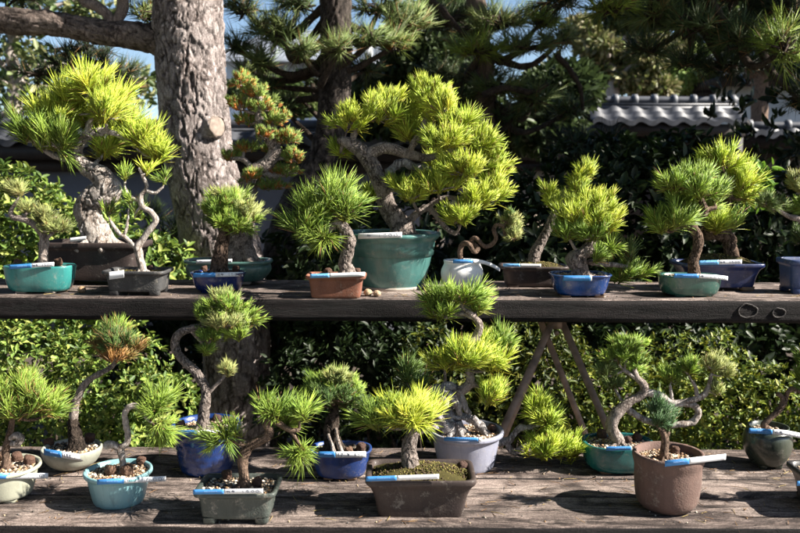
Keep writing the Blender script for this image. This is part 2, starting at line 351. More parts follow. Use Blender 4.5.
def build_soil(root, d, kind, dens=1., dome=.0):
    mb = MB(); K = 40; cols = SOILC[kind]; V = [];k0 = d['fr']-.10
    for i, f in enumerate((1,.8,.55,.25,.01)):
        for x, y in sell(d['n'], K, d['a']*k0*f, d['b']*k0*f):
            z = d['zsoil']+dome*(1-f*f)*d['h']+.0015*noise.noise(Vector((x*90, y*90, 3)))
            V.append((d['c'][0]+x, d['c'][1]+y, z))
    Q = [(i*K+k, i*K+(k+1)%K, (i+1)*K+(k+1)%K, (i+1)*K+k) for i in range(4) for k in range(K)]
    mb.add(V, Q, col=np.array(cols[1])*.4)
    area = d['a']*d['b']*3.14; ps = .0019 if kind == 'moss' else .0029; cnt = int(min(1300 if kind == 'moss' else 820, area/(ps*ps*2.6))*dens)
    for _ in range(cnt):
        x, y = inpot(d, 1.0); u = math.hypot((x-d['c'][0])/d['a'], (y-d['c'][1])/d['b'])
        r = ps*random.choice((.5,.7,.8,1,1.35))*random.uniform(.8,1.1); col = np.array(random.choice(cols))*random.uniform(.75,1.2)
        pebble(mb, (x, y, d['zsoil']+dome*max(0,1-u*u)*d['h']+r*.25), r, np.clip(col,0,.85))
    return mb.build('soil', M_SOIL, root, smooth=False)
# simple stroke font for the handwriting on the tags (x 0..1, y 0..1)
GL = {'0':[[(.2,.2),(.2,.8),(.5,1),(.8,.8),(.8,.2),(.5,0),(.2,.2)]], '1':[[(.5,1),(.5,0)]], '2':[[(.2,.8),(.5,1),(.8,.75),(.2,0),(.85,0)]],
 '5':[[(.8,1),(.25,1),(.22,.55),(.7,.6),(.8,.25),(.5,0),(.2,.1)]], '8':[[(.5,.5),(.25,.75),(.5,1),(.75,.75),(.5,.5),(.2,.2),(.5,0),(.8,.2),(.5,.5)]],
 '3':[[(.2,.9),(.6,1),(.7,.7),(.4,.55),(.75,.35),(.6,0),(.2,.1)]], '/':[[(.2,0),(.8,1)]], ' ':[],
 'n':[[(.3,1),(.15,.7)],[(.3,.85),(.9,.85)],[(.3,.85),(.3,.45)],[(.3,.62),(.8,.62)],[(.05,.4),(.95,.4)],[(.55,.85),(.55,0)]],
 'm':[[(.05,.7),(.45,.7)],[(.25,1),(.25,0)],[(.25,.6),(.05,.25)],[(.6,.9),(.5,.5)],[(.75,.9),(.95,.5)],[(.7,.5),(.55,.1),(.9,.12)]],
 'y':[[(.1,1),(.5,.5)],[(.9,1),(.5,.5)],[(.5,.5),(.5,0)],[(.2,.45),(.8,.45)],[(.2,.25),(.8,.25)]]}
def build_tag(root, d, x0, x1, y0, y1, hpx, blue=.4, text='mn y1500', curl=0, bm=0, lift=.0022, straight=False, yb=None):
    """a paper label stuck round the front of the rim; pixels give its ends"""
    c = d['c']; s = d['s']; K = 28; ext = x1 > d['cx']+d['wt']/2+2
    def pos(u, v):
        px = x0+(x1-x0)*u; X = P(px, y0, d['Y']-d['b'])[0]; q = (X-c[0])/(d['a']*1.0); lim = .62 if ext else .97
        qc = max(-lim, min(lim, q)); y = -d['b']*(1-abs(qc)**d['n'])**(1/d['n'])
        if q > lim: sl = .75*(q-lim); y += d['b']*sl
        if straight: y = -d['b']
        Y = c[1]+y-lift; row = y0+(y1-y0)*u+curl*max(0,u-.45)**2
        p = P(px, row, Y); top = p[2]; hh = hpx*.94*s; return np.array([p[0], Y-(1-v)*0.0005, top-hh*(1-v)])
    mb = MB()
    for (ua, ub, m) in ((0, blue, bm), (blue, 1, 1)):
        n = max(2, int(K*(ub-ua))); V = []
        for i in range(n+1):
            u = ua+(ub-ua)*i/n
            for v in (0,1):
                p = pos(u, v); V += [p, p+np.array([0,.0003,0])]
        Q = []
        for i in range(n):
            b = i*4; Q += [(b,b+4,b+6,b+2),(b+1,b+3,b+7,b+5),(b+2,b+6,b+7,b+3),(b,b+1,b+5,b+4)]
        e = n*4; Q += [(0,2,3,1),(e,e+1,e+3,e+2)]; mb.add(V, Q, m=m)
    t = mb.build('price_tag', [M_TAGB if bm == 0 else M_TAGS, M_TAGW][:2] if bm == 0 else [M_TAGS, M_TAGW, M_TAGS], root, smooth=False)
    def strokes(us, segs, w):
        b2 = MB()
        for pts in segs:
            for (ax,ay),(bx,by_) in zip(pts[:-1], pts[1:]):
                A, B = pos(us(ax), ay), pos(us(bx), by_); dd = unit(B-A); pn = np.array([-dd[2],0,dd[0]])*w; o = np.array([0,-.0004,0]); e = dd*w*.5
                b2.add([A-e-pn+o,B+e-pn+o,B+e+pn+o,A-e+pn+o,A-e-pn+o*.4,B+e-pn+o*.4,B+e+pn+o*.4,A-e+pn+o*.4], [(0,1,2,3),(4,7,6,5),(0,4,5,1),(3,2,6,7),(1,5,6,2),(0,3,7,4)])
        return b2
    if text:
        segs = []; cw = (1-blue)*.86/max(len(text),6)
        for i, ch in enumerate(text):
            ox = blue+(1-blue)*.07+i*cw
            for pl in GL[ch]: segs.append([(ox+cw*.85*x+random.uniform(-.02,.02)*cw, .2+.58*y+random.uniform(-.03,.03)) for x, y in pl])
        strokes(lambda q: q, segs, .00012+hpx*s*.016).build('handwriting', M_INK, t, smooth=False)
    segs = []; x = blue*.36
    while x < blue*.78: segs.append([(x,.55),(x+blue*.035,.55)]); segs.append([(x+.01*blue,.42),(x+.01*blue,.66)]); x += blue*.055
    if segs: strokes(lambda q: q, segs, hpx*s*.022).build('printed_line', M_WPRINT, t, smooth=False)
    return t

# ---------------------------------------------------------------- bonsai
CAKES = []
ORD = {1:[''], 2:['left one of two','right one of two'], 3:['leftmost of three','middle one of three','rightmost of three'],
       4:['leftmost of the four there','second from left of the four there','third from left of the four there','rightmost of the four there']}
def cakes(key, desc, items):
    d = POTS[key]; items = sorted(items)
    for i, (px, py, r) in enumerate(items):
        Yf = d['Y']-d['b']*.55
        p = onz(px, py+r*.75, d['zsoil']); lim = d['b']*(d['fr']-.22)
        Y = min(max(p[1], d['Y']-lim), d['Y']+lim); p = P(px, py, Y); rr = r*sc(Y)
        p[2] = min(max(p[2], d['zsoil']+rr*.45), d['zsoil']+rr*1.0)
        mb = MB(); K, Ln = 26, 16; V = []; tl = random.uniform(-.35,.35); az = random.uniform(-.6,.6)
        rot = Matrix.Rotation(az,3,'Z') @ Matrix.Rotation(tl,3,'Y'); seed = random.random()*50
        for j in range(Ln+1):
            ph = -math.pi/2+math.pi*j/Ln
            for k in range(K):
                t = k/K*6.283; cx_, cz_ = math.cos(ph), math.sin(ph)
                q = 1/max(abs(cx_)**3.2+abs(cz_)**3.2, 1e-6)**(1/3.2)
                v = Vector((math.cos(t)*cx_*q*rr*.95, math.sin(t)*cx_*q*rr*.95, cz_*q*rr*.86))
                v *= 1+.20*noise.noise(v*(1.3/rr)+Vector((seed,0,0)))+.10*noise.noise(v*(3.4/rr))+.05*noise.noise(v*(8/rr)); V.append(p+np.array(rot @ v))
        Q = [(j*K+k, j*K+(k+1)%K, (j+1)*K+(k+1)%K, (j+1)*K+k) for j in range(Ln) for k in range(K)]
        bc = np.array(random.choice([(.10,.058,.042),(.14,.085,.058),(.075,.045,.036)])); mb.add(V, Q, col=bc)
        o = mb.build('fertilizer_cake', M_CAKE, None, True, origin=p-np.array([0,0,rr*.8]))
        lab = ('brown fertilizer cake on the soil of %s' % desc)+(', '+ORD[len(items)][i] if len(items) > 1 else '')
        tag(o, lab, 'fertilizer cake', 'round fertilizer cakes on the pot soil')
def bonsai(key, label, trunks, pads, L_=18, w=1.15, nn=26, dens=1., soil='tan', sdens=1., dome=0., tagspec=None, bark='grey', extra=None, wild=.0, dead=.02, spread=.78):
    d = POTS[key]; Y0 = d['Y']
    root = empty('potted_bonsai', d['c'], label, 'bonsai', 'potted bonsai on the upper shelf' if d['shelf'] == 'u' else 'potted bonsai on the lower bench')
    d['build'](root); build_soil(root, d, soil, sdens, dome)
    allp = []; tb = {}
    for ti, t in enumerate(trunks):
        bk = bark
        if isinstance(t, tuple): bk, t = t
        pts = []
        for row in t:
            px, py, r = row[:3]; dy = row[3] if len(row) > 3 else 0.
            q = P(px, py, Y0+dy); pts.append((*q, r*sc(Y0+dy)))
        if t is trunks[0] or (isinstance(trunks[0], tuple) and t is trunks[0][1]):
            q0 = pts[0]; pts.insert(0, (q0[0], q0[1], min(q0[2], d['zsoil'])-.006, q0[3]*1.35))
        dw = bk == 'dead'; mb = tb.setdefault((ti, bk), MB()); pp = tube(mb, pts, (80 if pts[1][3] > .013 else 18) if pts[0][3] > .004 else 10, step=.0019 if pts[1][3] > .013 else max(pts[0][3]*.4, .0022), rough=.55 if dw else (.12 if pts[1][3] > .013 else .26), fr=(.9 if dw else .6)/max(pts[0][3],.002), disp=bark_disp(pts[1][3]*{'u5':.03,'u7':.09}.get(key, .15), 1.3/pts[1][3], .8/pts[1][3]) if pts[1][3] > .013 and not dw and ti == 0 else None); allp.append(pp)
        if ti == 0 and t[0][2] > 2.4:
            q0 = pts[1]; r0 = q0[3]
            for k in range(6):
                an = k*1.047+random.uniform(-.35,.35); e = np.array([math.cos(an), math.sin(an), 0]); z0 = d['zsoil']
                b0 = np.array([q0[0], q0[1], z0]); tube(mb, [(*(b0+e*r0*.35+np.array([0,0,r0*1.5])), r0*.42), (*(b0+e*r0*.95+np.array([0,0,r0*.45])), r0*.36), (*(b0+e*r0*random.uniform(1.6,2.3)+np.array([0,0,-r0*.1])), r0*.20)], 8, step=r0*.3, rough=.4, fr=.8/r0)
    A = np.concatenate(allp); fol = MB(); tw = MB() 
    for pd in pads:
        px, py, rx, ry, pal = pd[:5]; dy = pd[5] if len(pd) > 5 else 0.; o = pd[6] if len(pd) > 6 else {}
        Y = Y0+dy; s = sc(Y); l = o.get('L', L_); up = o.get('up', .85); ax = np.array(o.get('dir', (0,0,1.))); 
        ex, ez = max(rx-l*.55, rx*.28)*s, max(ry-l*.58, ry*.25)*s; ey = o.get('dz', .85)*(ex+ez)/2*1.05
        k = max(3, int(o.get('n', dens*1.95*(rx*ry*3.14)/(l*l*.42))))
        c0 = P(px, py+l*.12, Y); g = unit(rng.normal(size=(k,3))); rad = rng.random((k,1))**.42; rad = rad*(.80+.42*np.array([[noise.noise(Vector(q*2.1)+Vector((px*.37,py*.21,0)))] for q in g])*2)
        loose = (rng.random((k,1)) < .28)*rng.uniform(.12,.45,(k,1)); off = g*(rad+loose)*np.array([ex,ey,ez]); off[:,2] = np.maximum(off[:,2], -ez*1.05); tips = c0+off
        nd = off/np.array([ex,ey,ez]); nd[:,2] = np.where(nd[:,2] < -.15, -.15+nd[:,2]*.25, nd[:,2]); dirs = nd*(1-up*.2)+ax*up+rng.normal(size=(k,3))*(.24+wild)
        tufts(fol, tips, dirs, int(o.get('nn', nn)*1.4), l*s, w*.70*s, pal, o.get('spread', spread), dead=o.get('dead', dead))
        # branch from the nearest wood to the pad, then twigs to each shoot
        bp = c0-np.array([0,0,ez*.6]); j = np.argmin(np.linalg.norm(A[:,:3]-bp,axis=1)); a0 = A[j]
        r0 = min(a0[3]*.6, 1.7*s); mid = (a0[:3]+bp)/2+np.array([0,0,-.1*np.linalg.norm(a0[:3]-bp)])
        tube(tw, [(*a0[:3], r0*1.1), (*mid, r0), (*bp, r0*.75), (*c0, r0*.5)], 7, rough=.25, fr=250)
        for q, dd in zip(tips, unit(dirs)):
            m1 = (bp+q)/2+rng.normal(size=3)*.002; tube(tw, [(*bp, .9*s), (*m1, .75*s), (*(q-dd*l*s*.1), .65*s), (*(q+dd*l*s*.25), .5*s)], 4, step=l*s*.5, rough=0, cap=False)
    for (ti, bk), mb in tb.items(): mb.build('branch' if ti else 'trunk', M_BARK[bk], root)
    if tw.n: tw.build('twigs', M_BARK[bark], root)
    if fol.n: fol.build('foliage', M_NEEDLE, root, smooth=False)
    if tagspec: build_tag(root, d, **tagspec)
    if extra: extra(root, d)
    return root
SUN_E, SKY_S, EXPO = 5.0, .05, 1.7
# ---------------------------------------------------------------- benches
def plank(mb, x0, x1, y0, y1, z0, z1, seed, edge=.006):
    ny, nz = 16, 6; prof = []
    for i in range(ny): prof.append((y0+edge+(y1-y0-2*edge)*i/(ny-1), z1, 0))
    prof.append((y1-edge*.3, z1-edge*.3, 0))
    for i in range(nz): prof.append((y1, z1-edge-(z1-z0-2*edge)*i/(nz-1), 1))
    for i in range(ny): prof.append((y1-edge-(y1-y0-2*edge)*i/(ny-1), z0, 1))
    for i in range(nz): prof.append((y0, z0+edge+(z1-z0-2*edge)*i/(nz-1), 1))
    prof.append((y0+edge*.3, z1-edge*.3, 1))
    n = len(prof); nx = 260; V = []; mi = []
    for i in range(nx):
        x = x0+(x1-x0)*i/(nx-1)
        for (y, z, m) in prof:
            e = .5+.5*noise.noise(Vector((x*7, y*50+seed, z*50))); g = noise.noise(Vector((x*1.7, y*34+seed, z*34)))
            dz = .0016*g+.0009*noise.noise(Vector((x*4, y*110+seed, z*110))); dy = .002*noise.noise(Vector((x*5+seed, z*60, y*9)))
            if m and y == y0: dy -= .0022*e
            V.append((x, y+dy, z+dz-(.0025*e if abs(z-z1) > 1e-6 and z > z1-edge*1.1 else 0)))
    Q = []; 
    for i in range(nx-1):
        for k in range(n):
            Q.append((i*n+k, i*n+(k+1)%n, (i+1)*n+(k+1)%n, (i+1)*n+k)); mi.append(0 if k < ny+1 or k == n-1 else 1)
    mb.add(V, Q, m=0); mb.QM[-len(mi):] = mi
yf_u = onz(400, 298.5, ZU)[1]; yb_u = yf_u+.345
yf_l = onz(400, 526.5, ZL)[1]; yb_l = onz(400, 446.5, ZL)[1]
sh = empty('display_shelf', (0, yf_u, ZU-.056), 'upper dark weathered plank shelf carrying the back row of bonsai pots', 'shelf')
for i, (a, b) in enumerate(((0, .155), (.162, .345))):
    mb = MB(); plank(mb, -1.75, 1.75, yf_u+a, yf_u+b, ZU-.054-.002*i, ZU-.001*i, i*7.3+1); mb.build('plank', [M_WTOP, M_WFRONT], sh)
lb = empty('display_bench', (0, yf_l, 0), 'lower grey weathered board bench carrying the front rows of bonsai pots', 'bench')
cuts = [0, .150, .252, yb_l-yf_l]
for i in range(3):
    mb = MB(); plank(mb, -1.6, 1.6, yf_l+cuts[i], yf_l+cuts[i+1]-.005, ZL-.045, ZL-[0,.0012,.0004][i], 31+i*5.1, .004); mb.build('plank', [M_WTOP, M_WFRONT], lb)
for x in (-1.35, 0, 1.35):
    for y in (yf_l+.04, yb_l-.1):
        mb = MB(); box(mb, x-.035, x+.035, y, y+.06, 0, ZL-.10); mb.build('leg', M_WFRONT, lb, smooth=False)
    mb = MB(); box(mb, x-.03, x+.03, yf_l+.02, yb_l-.02, ZL-.098, ZL-.048); mb.build('crossbeam', M_WFRONT, lb, smooth=False)
M_STEEL = mat_plain('brown_painted_angle_steel', (.34,.22,.155), .55, .3, 35)
def angle_bar(p, q, wdt, root, name, face=(0,-1,0)):
    p, q = np.array(p), np.array(q); t = unit(q-p); f = np.array(face, float); s = unit(np.cross(t, f)); f = unit(np.cross(s, t)); mb = MB(); th = wdt*.12
    for (a0,a1,b0,b1) in ((-wdt/2,wdt/2,0,th),(-wdt/2,-wdt/2+th,-wdt*.8,-.0001)):
        V = [c+s*a+f*b for c in (p,q) for a,b in ((a0,b0),(a1,b0),(a1,b1),(a0,b1))]
        mb.add(V, [(0,1,2,3),(4,7,6,5),(0,4,5,1),(1,5,6,2),(2,6,7,3),(3,7,4,0)])
    return mb.build(name, M_STEEL, root, smooth=False)
Yt = yf_u+.07; tp = P(557, 321, Yt)
tr = empty('trestle', (tp[0], Yt, 0), 'brown steel A-frame trestle holding up the upper shelf', 'trestle')
def ext(a, b, z=0): a, b = np.array(a), np.array(b); return a+(b-a)*((z-a[2])/(b[2]-a[2]))
zt_ = ZU-.060
for (u, v, yy, y2, w) in (((552,322),(507,420),Yt,Yt,.017), ((562,322),(604,420),Yt+.004,Yt+.004,.017), ((546,335),(583,428),Yt+.12,Yt+.2,.016), ((549,330),(508,428),Yt+.13,Yt+.2,.015)):
    a = P(*u, yy); b = P(*v, y2); a = ext(b, a, zt_); angle_bar(a, ext(a, b, 0), w, tr, 'leg', (0,-1,.05))
mb = MB(); box(mb, tp[0]-.012, tp[0]+.012, Yt-.002, Yt+.15, zt_-.022, zt_-.001); mb.build('bracket', M_STEEL, tr, smooth=False)
mb = MB(); tube(mb, [(tp[0]-.002, Yt-.014, zt_-.03, .006), (tp[0]-.002, Yt-.004, zt_-.03, .006)], 8, rough=0); mb.build('bolt', M_STEEL, tr)

# ---------------------------------------------------------------- pots
PROF['ball'] = [(.5,0),(.68,.05),(.9,.25),(1,.5),(.98,.68),(.88,.84),(.855,.9),(.89,1)]
mp = mat_pot
M_TURQ = mp('turquoise_glaze', (0.0480,0.2720,0.2480), (0.0240,0.1680,0.1600), .25, .5); M_DKBR = mp('dark_brown_clay', (0.0425,0.0275,0.0240), (0.0250,0.0165,0.0150), .6, .05, bstr=.3)
M_BLK = mp('dark_weathered_clay', (0.0275,0.0275,0.0303), (0.0550,0.0550,0.0550), .5, .1, spots=.3, bstr=.5); M_BLUE = mp('deep_blue_glaze', (.008,.03,.17), (.004,.014,.08), .15, .8)
M_CELT = mp('celadon_green_glaze', (0.1040,0.2000,0.1680), (0.0480,0.1200,0.1040), .3, .4, spots=.2); M_TERRA = mp('terracotta_clay', (0.2465,0.0978,0.0553), (0.1700,0.0638,0.0382), .75, 0, bstr=.4)
M_TEAL = mp('big_teal_glaze', (0.0723,0.1870,0.1700), (0.0382,0.1190,0.1105), .28, .45); M_WHITE = mp('white_glaze', (.80,.80,.79), (.74,.74,.73), .4, .1, spots=-.4)
M_FOOTT = mat_plain('pale_unglazed_clay', (.42,.36,.30), .8, .2); M_CHOC = mp('chocolate_clay', (0.0500,0.0300,0.0250), (0.0300,0.0200,0.0175), .5, .1)
M_BLUE2 = mp('bright_blue_glaze', (.012,.065,.25), (.006,.03,.13), .2, .6, spots=.15); M_GREEN = mp('green_glaze', (0.0338,0.1125,0.0825), (0.0150,0.0638,0.0525), .22, .6)
M_BLUE3 = mp('ink_blue_glaze', (.014,.03,.12), (.008,.016,.07), .3, .4); M_BLUE4 = mp('dusty_blue_glaze', (.03,.065,.17), (.015,.03,.1), .4, .2)
M_SAGE = mp('sage_grey_glaze', (.40,.40,.31), (.30,.31,.24), .45, .15, spots=.2); M_IVORY = mp('ivory_grey_glaze', (.38,.39,.32), (.28,.29,.24), .35, .3, spots=.3)
M_SKY = mp('pale_blue_glaze', (0.2295,0.4165,0.4420), (0.1700,0.3400,0.3740), .3, .35, spots=-.2); M_PETAL = mp('petal_blue_glaze', (.010,.045,.19), (.006,.022,.10), .18, .8)
M_MOSSY = mp('mottled_green_black_clay', (0.0275,0.0385,0.0341), (0.0550,0.0660,0.0578), .45, .15, spots=.35, bstr=.7); M_PERI = mp('periwinkle_glaze', (.020,.060,.22), (.010,.03,.13), .28, .5)
M_BRRECT = mp('brown_tray_clay', (0.0441,0.0286,0.0231), (0.0294,0.0189,0.0168), .6, .05, bstr=.3, spots=.1); M_LAV = mp('lavender_grey_glaze', (0.3240,0.3330,0.4050), (0.2340,0.2430,0.3150), .4, .3)
M_TEAL2 = mp('clear_teal_glaze', (0.0210,0.1540,0.1470), (0.0105,0.0910,0.0910), .2, .6); M_RUST = mp('rust_brown_clay', (0.1512,0.0900,0.0720), (0.0936,0.0576,0.0468), .8, 0, bstr=.5, spots=.2)
M_OLIVE = mp('olive_black_glaze', (0.0270,0.0360,0.0270), (0.0510,0.0600,0.0420), .25, .5); M_BLKT = mp('black_tray_clay', (0.0175,0.0165,0.0175), (0.0300,0.0275,0.0275), .4, .2)
M_FOOTB = mat_plain('tan_unglazed_clay', (.25,.16,.10), .8, .2)

pot('u1','u', 40.5, 294, 68, 267, 2.8, .62, 'oval', M_TURQ, 1, M_FOOTT)
pot('u2','u', 97.5, 285.5, 101, 243, 9, .55, 'rect', M_DKBR, 2)
pot('u3','u', 139, 296, 63, 271.5, 8, .7, 'rect', M_BLK, 3)
pot('u4','u', 218.5, 293.5, 56, 274.5, 2.3, .85, 'cup', M_BLUE, 1)
pot('u5','u', 229, 285, 88, 262, 3, .6, 'drum', M_CELT, 2, M_FOOTT)
pot('u6','u', 336.5, 298, 60, 276, 9, .62, 'rect', M_TERRA, 0)
pot('u7','u', 390.5, 291.5, 101, 235.5, 2, 1., 'bigtaper', M_TEAL, 0)
pot('u8','u', 462, 290.5, 42.5, 262, 2, 1., 'ball', M_WHITE, 0)
pot('u9','u', 533, 287.5, 68, 267, 6, .6, 'rect', M_CHOC, 1)
pot('u10','u', 579.5, 297.5, 61, 276, 3.4, .8, 'cup', M_BLUE2, 1, M_FOOTB)
pot('u11','u', 689, 297.5, 61, 277, 2.6, .7, 'oval', M_GREEN, 1)
pot('u12','u', 716, 291, 84, 264, 7, .6, 'rectflare', M_BLUE3, 2, M_FOOTB)
pot('u13','u', 806, 294.5, 50, 260.5, 7, .8, 'rect', M_BLUE4, 2)
pot('l1','l', 5, 505, 73, 477, 2, 1., 'taper', M_SAGE, 1)
pot('l2','l', 72.5, 471, 60, 456, 2, 1., 'bowl', M_IVORY, 0)
pot('l3','l', 119, 510, 69, 481, 2, 1., 'taper', M_SKY, 0)
def petals(t, z):
    if z > .80: return 0
    row = math.floor(z*6.5); u = (t/(2*math.pi)*16+.5*(row%2))%1-.5; v = (z*6.5)%1
    return .05*max(0, 1-(2*u)**2)*(1-v)*(.4+.6*v*2 if v < .5 else 1)
pot('l4','l', 206.5, 477, 71, 433, 2, 1., 'taper', M_PETAL, 0, relief=petals)
pot('l5','l', 239.5, 524.5, 84, 494, 10, .72, 'rect', M_MOSSY, 3)
pot('l6','l', 341, 481, 64, 455, 2.7, .75, 'cup', M_PERI, 1, M_FOOTB)
pot('l7','l', 420, 517.5, 112, 481, 10, .60, 'rectflare', M_BRRECT, 0)
pot('l8','l', 466, 475, 77, 440.5, 2, 1., 'taper', M_LAV, 0)
pot('l9','l', 617, 475.5, 73, 449.5, 2.6, .8, 'oval', M_TEAL2, 1, M_FOOTB)
pot('l10','l', 667, 515.5, 72, 463, 2, 1., 'tall', M_RUST, 0)
pot('l11','l', 767, 470, 48, 431.5, 2, 1., 'jar', M_OLIVE, 1)
pot('l12','l', 843, 517, 96, 484, 9, .75, 'rectflare', M_BLKT, 2)

T = dict
def footring(root, d):
    mb = MB(); K = 64; V = []; a = d['a']*.665; h = d['h']*.055
    for f, z in ((1,0),(1.02,h*.4),(1.0,h),(.9,h*1.02)):
        V += [(d['c'][0]+math.cos(k/K*6.2832)*a*f, d['c'][1]+math.sin(k/K*6.2832)*a*f, d['c'][2]+z+.0004) for k in range(K)]
    mb.add(V, [(i*K+k, i*K+(k+1)%K, (i+1)*K+(k+1)%K, (i+1)*K+k) for i in range(3) for k in range(K)]); mb.build('foot_ring', M_FOOTT, root)
bonsai('u1', 'small bonsai pine with grey-green tufts in a turquoise oval pot on the upper shelf',
 [[(43,262,5),(43,250,4.6),(44,238,4.2),(37,227,3.4),(25,220,3),(13,217,2.8),(11,211,2.4),(17,201,1.8)], [(43,242,2.6),(50,235,2),(56,230,1.5)], [(22,219,2),(27,213,1.5)]],
 [(19,190,16,12,'W'),(26,209,13,9,'W',.01),(46,216,15,10,'W'),(56,226,19,12,'W',-.01),(40,222,12,8,'W',.03)], L_=12, w=.75, nn=34, soil='mix', bark='grey',
 tagspec=T(x0=9,x1=54,y0=265,y1=262,hpx=4.5,blue=.5,text='mn 1500',lift=.004))
bonsai('u2', 'large yellow-green pine bonsai with thick gnarled trunk in a dark brown rectangular pot',
 [[(99,242,14,0),(94,228,13),(88,212,12.5),(94,200,13),(106,192,12.5),(104,180,10),(97,173,8.5),(86,167,7),(78,158,5.5),(77,148,5),(85,138,4),(96,133,3.4),(108,131,3)],
  [(88,167,5),(74,160,4),(60,158,3),(46,152,2.4)], [(80,146,3.4),(88,128,3),(91,118,2.4),(94,105,2)], [(106,131,3),(120,136,2.4),(134,146,2)], [(102,190,9),(112,186,8.5),(117,195,7)],
  ('dead', [(85,238,2.5,-.02),(81,230,1.6,-.03),(84,222,1.2,-.03),(80,218,.8,-.03)])],
 [(90,86,30,24,'Y'),(68,100,28,22,'Y',.02),(112,101,28,20,'Y',.02),(55,114,30,24,'Y'),(34,134,32,22,'G',-.02),(58,138,30,24,'G',-.04),(105,112,30,20,'Y',-.05),(104,148,24,17,'Y',.03),
  (142,136,26,21,'Y'),(156,153,19,18,'Y',-.01),(88,118,34,18,'Y',.07),(125,124,22,14,'Y',.06)], L_=24, w=1.15, nn=30, dens=1.25, soil='dark', bark='pale', wild=.05,
 tagspec=T(x0=70,x1=86,y0=238,y1=236,hpx=4,blue=.0,text='',lift=.004))
bonsai('u3', 'thin pale crooked pine bonsai with sparse tufts in a small dark square pot',
 [[(142,268,4.2),(139,255,4),(138,246,3.6),(147,233,3.2),(156,221,3),(151,212,3),(142,206,2.8),(141,196,2.4),(147,186,2),(143,177,1.6),(139,168,1.2)],
  [(146,190,1.9),(155,193,1.6),(163,187,1.2)], [(138,250,2.8),(127,239,2.3),(117,231,2),(110,220,1.3)], [(124,236,1.8),(127,226,1.4),(129,208,1)], [(141,201,2),(131,197,1.7),(125,188,1.4),(125,180,1)], [(141,206,1.5),(136,213,1.3),(135,218,1)]],
 [(124,176,11,9,'G'),(164,179,11,10,'G'),(130,200,9,8,'G'),(108,210,12,10,'G'),(136,213,8,8,'O'),(147,170,11,8,'Y',.01)], L_=13, w=1.0, nn=16, dens=.9, soil='moss', bark='pale', spread=.6,
 tagspec=T(x0=109,x1=124,y0=272,y1=270,hpx=8,blue=.0,text='',lift=.004))
bonsai('u4', 'round-headed green pine bonsai in a deep blue round pot on the upper shelf',
 [[(219,268,8),(220,257,7),(222,244,6),(225,232,5),(230,222,4)]],
 [(230,205,24,17,'G'),(216,210,20,15,'G',-.01),(243,214,20,17,'W',-.01),(232,222,26,14,'G',-.02),(222,220,22,15,'D',.03),(240,226,16,11,'G',.0),(228,198,16,12,'W',.01)], L_=13, w=.85, nn=34, dens=1.3, soil='dark', bark='brown',
 tagspec=T(x0=193,x1=243,y0=273,y1=272,hpx=4.6,blue=.45,text='mn 1500'))
bonsai('u5', 'orange-tipped pine bonsai with curving pale trunk in a celadon green oval pot',
 [('grey', [(240,262,14),(240,240,12),(243,215,10.5),(247,196,9.5),(252,174,8.5),(268,163,7),(275,150,6),(267,136,5),(259,119,4),(261,102,3),(252,86,2)]),
  [(256,172,3.4),(244,160,2.8),(230,158,2)], [(270,150,3),(283,140,2)], [(272,158,3),(288,158,2)], [(260,172,4),(275,176,3),(287,174,2)]],
 [(243,82,15,12,'O'),(255,92,17,11,'O'),(240,104,17,10,'O'),(262,106,18,11,'O'),(276,119,17,10,'O'),(250,120,18,9,'O',.02),(286,137,16,10,'O'),(262,134,14,9,'O',-.03),(292,156,13,11,'O'),
  (244,148,17,8,'O'),(230,157,12,7,'O'),(284,171,17,8,'O'),(250,176,14,8,'O',-.03),(270,186,18,7,'O'),(246,185,10,6,'O'),(270,150,10,8,'O',.03)], L_=8, w=.9, nn=26, dens=1.1, soil='dark', bark='grey',
 tagspec=T(x0=196,x1=232,y0=260,y1=259,hpx=3.6,blue=.0,text='n 1500'))
bonsai('u6', 'long-needled wild pine bonsai leaning left in a terracotta rectangular pot',
 [('grey', [(347,272,7.5),(345,263,6.2),(348,251,5.6),(350,240,5.4),(345,229,5.2),(337,223,4.6),(329,229,3.2),(318,238,2.4)]), [(339,225,3),(336,214,2.5),(333,205,2)]],
 [(333,198,34,28,'G',0,{'up':.7}),(318,212,34,24,'G',.03),(308,228,32,20,'G',-.02,{'up':.3}),(345,208,28,20,'G',-.01),(322,235,26,14,'G',-.03,{'up':.1})], L_=29, w=1.15, nn=24, dens=1.15, soil='mix', bark='brown', wild=.12, spread=1.0,
 tagspec=T(x0=310,x1=365,y0=274,y1=272,hpx=4.4,blue=.35,text='',bm=2))
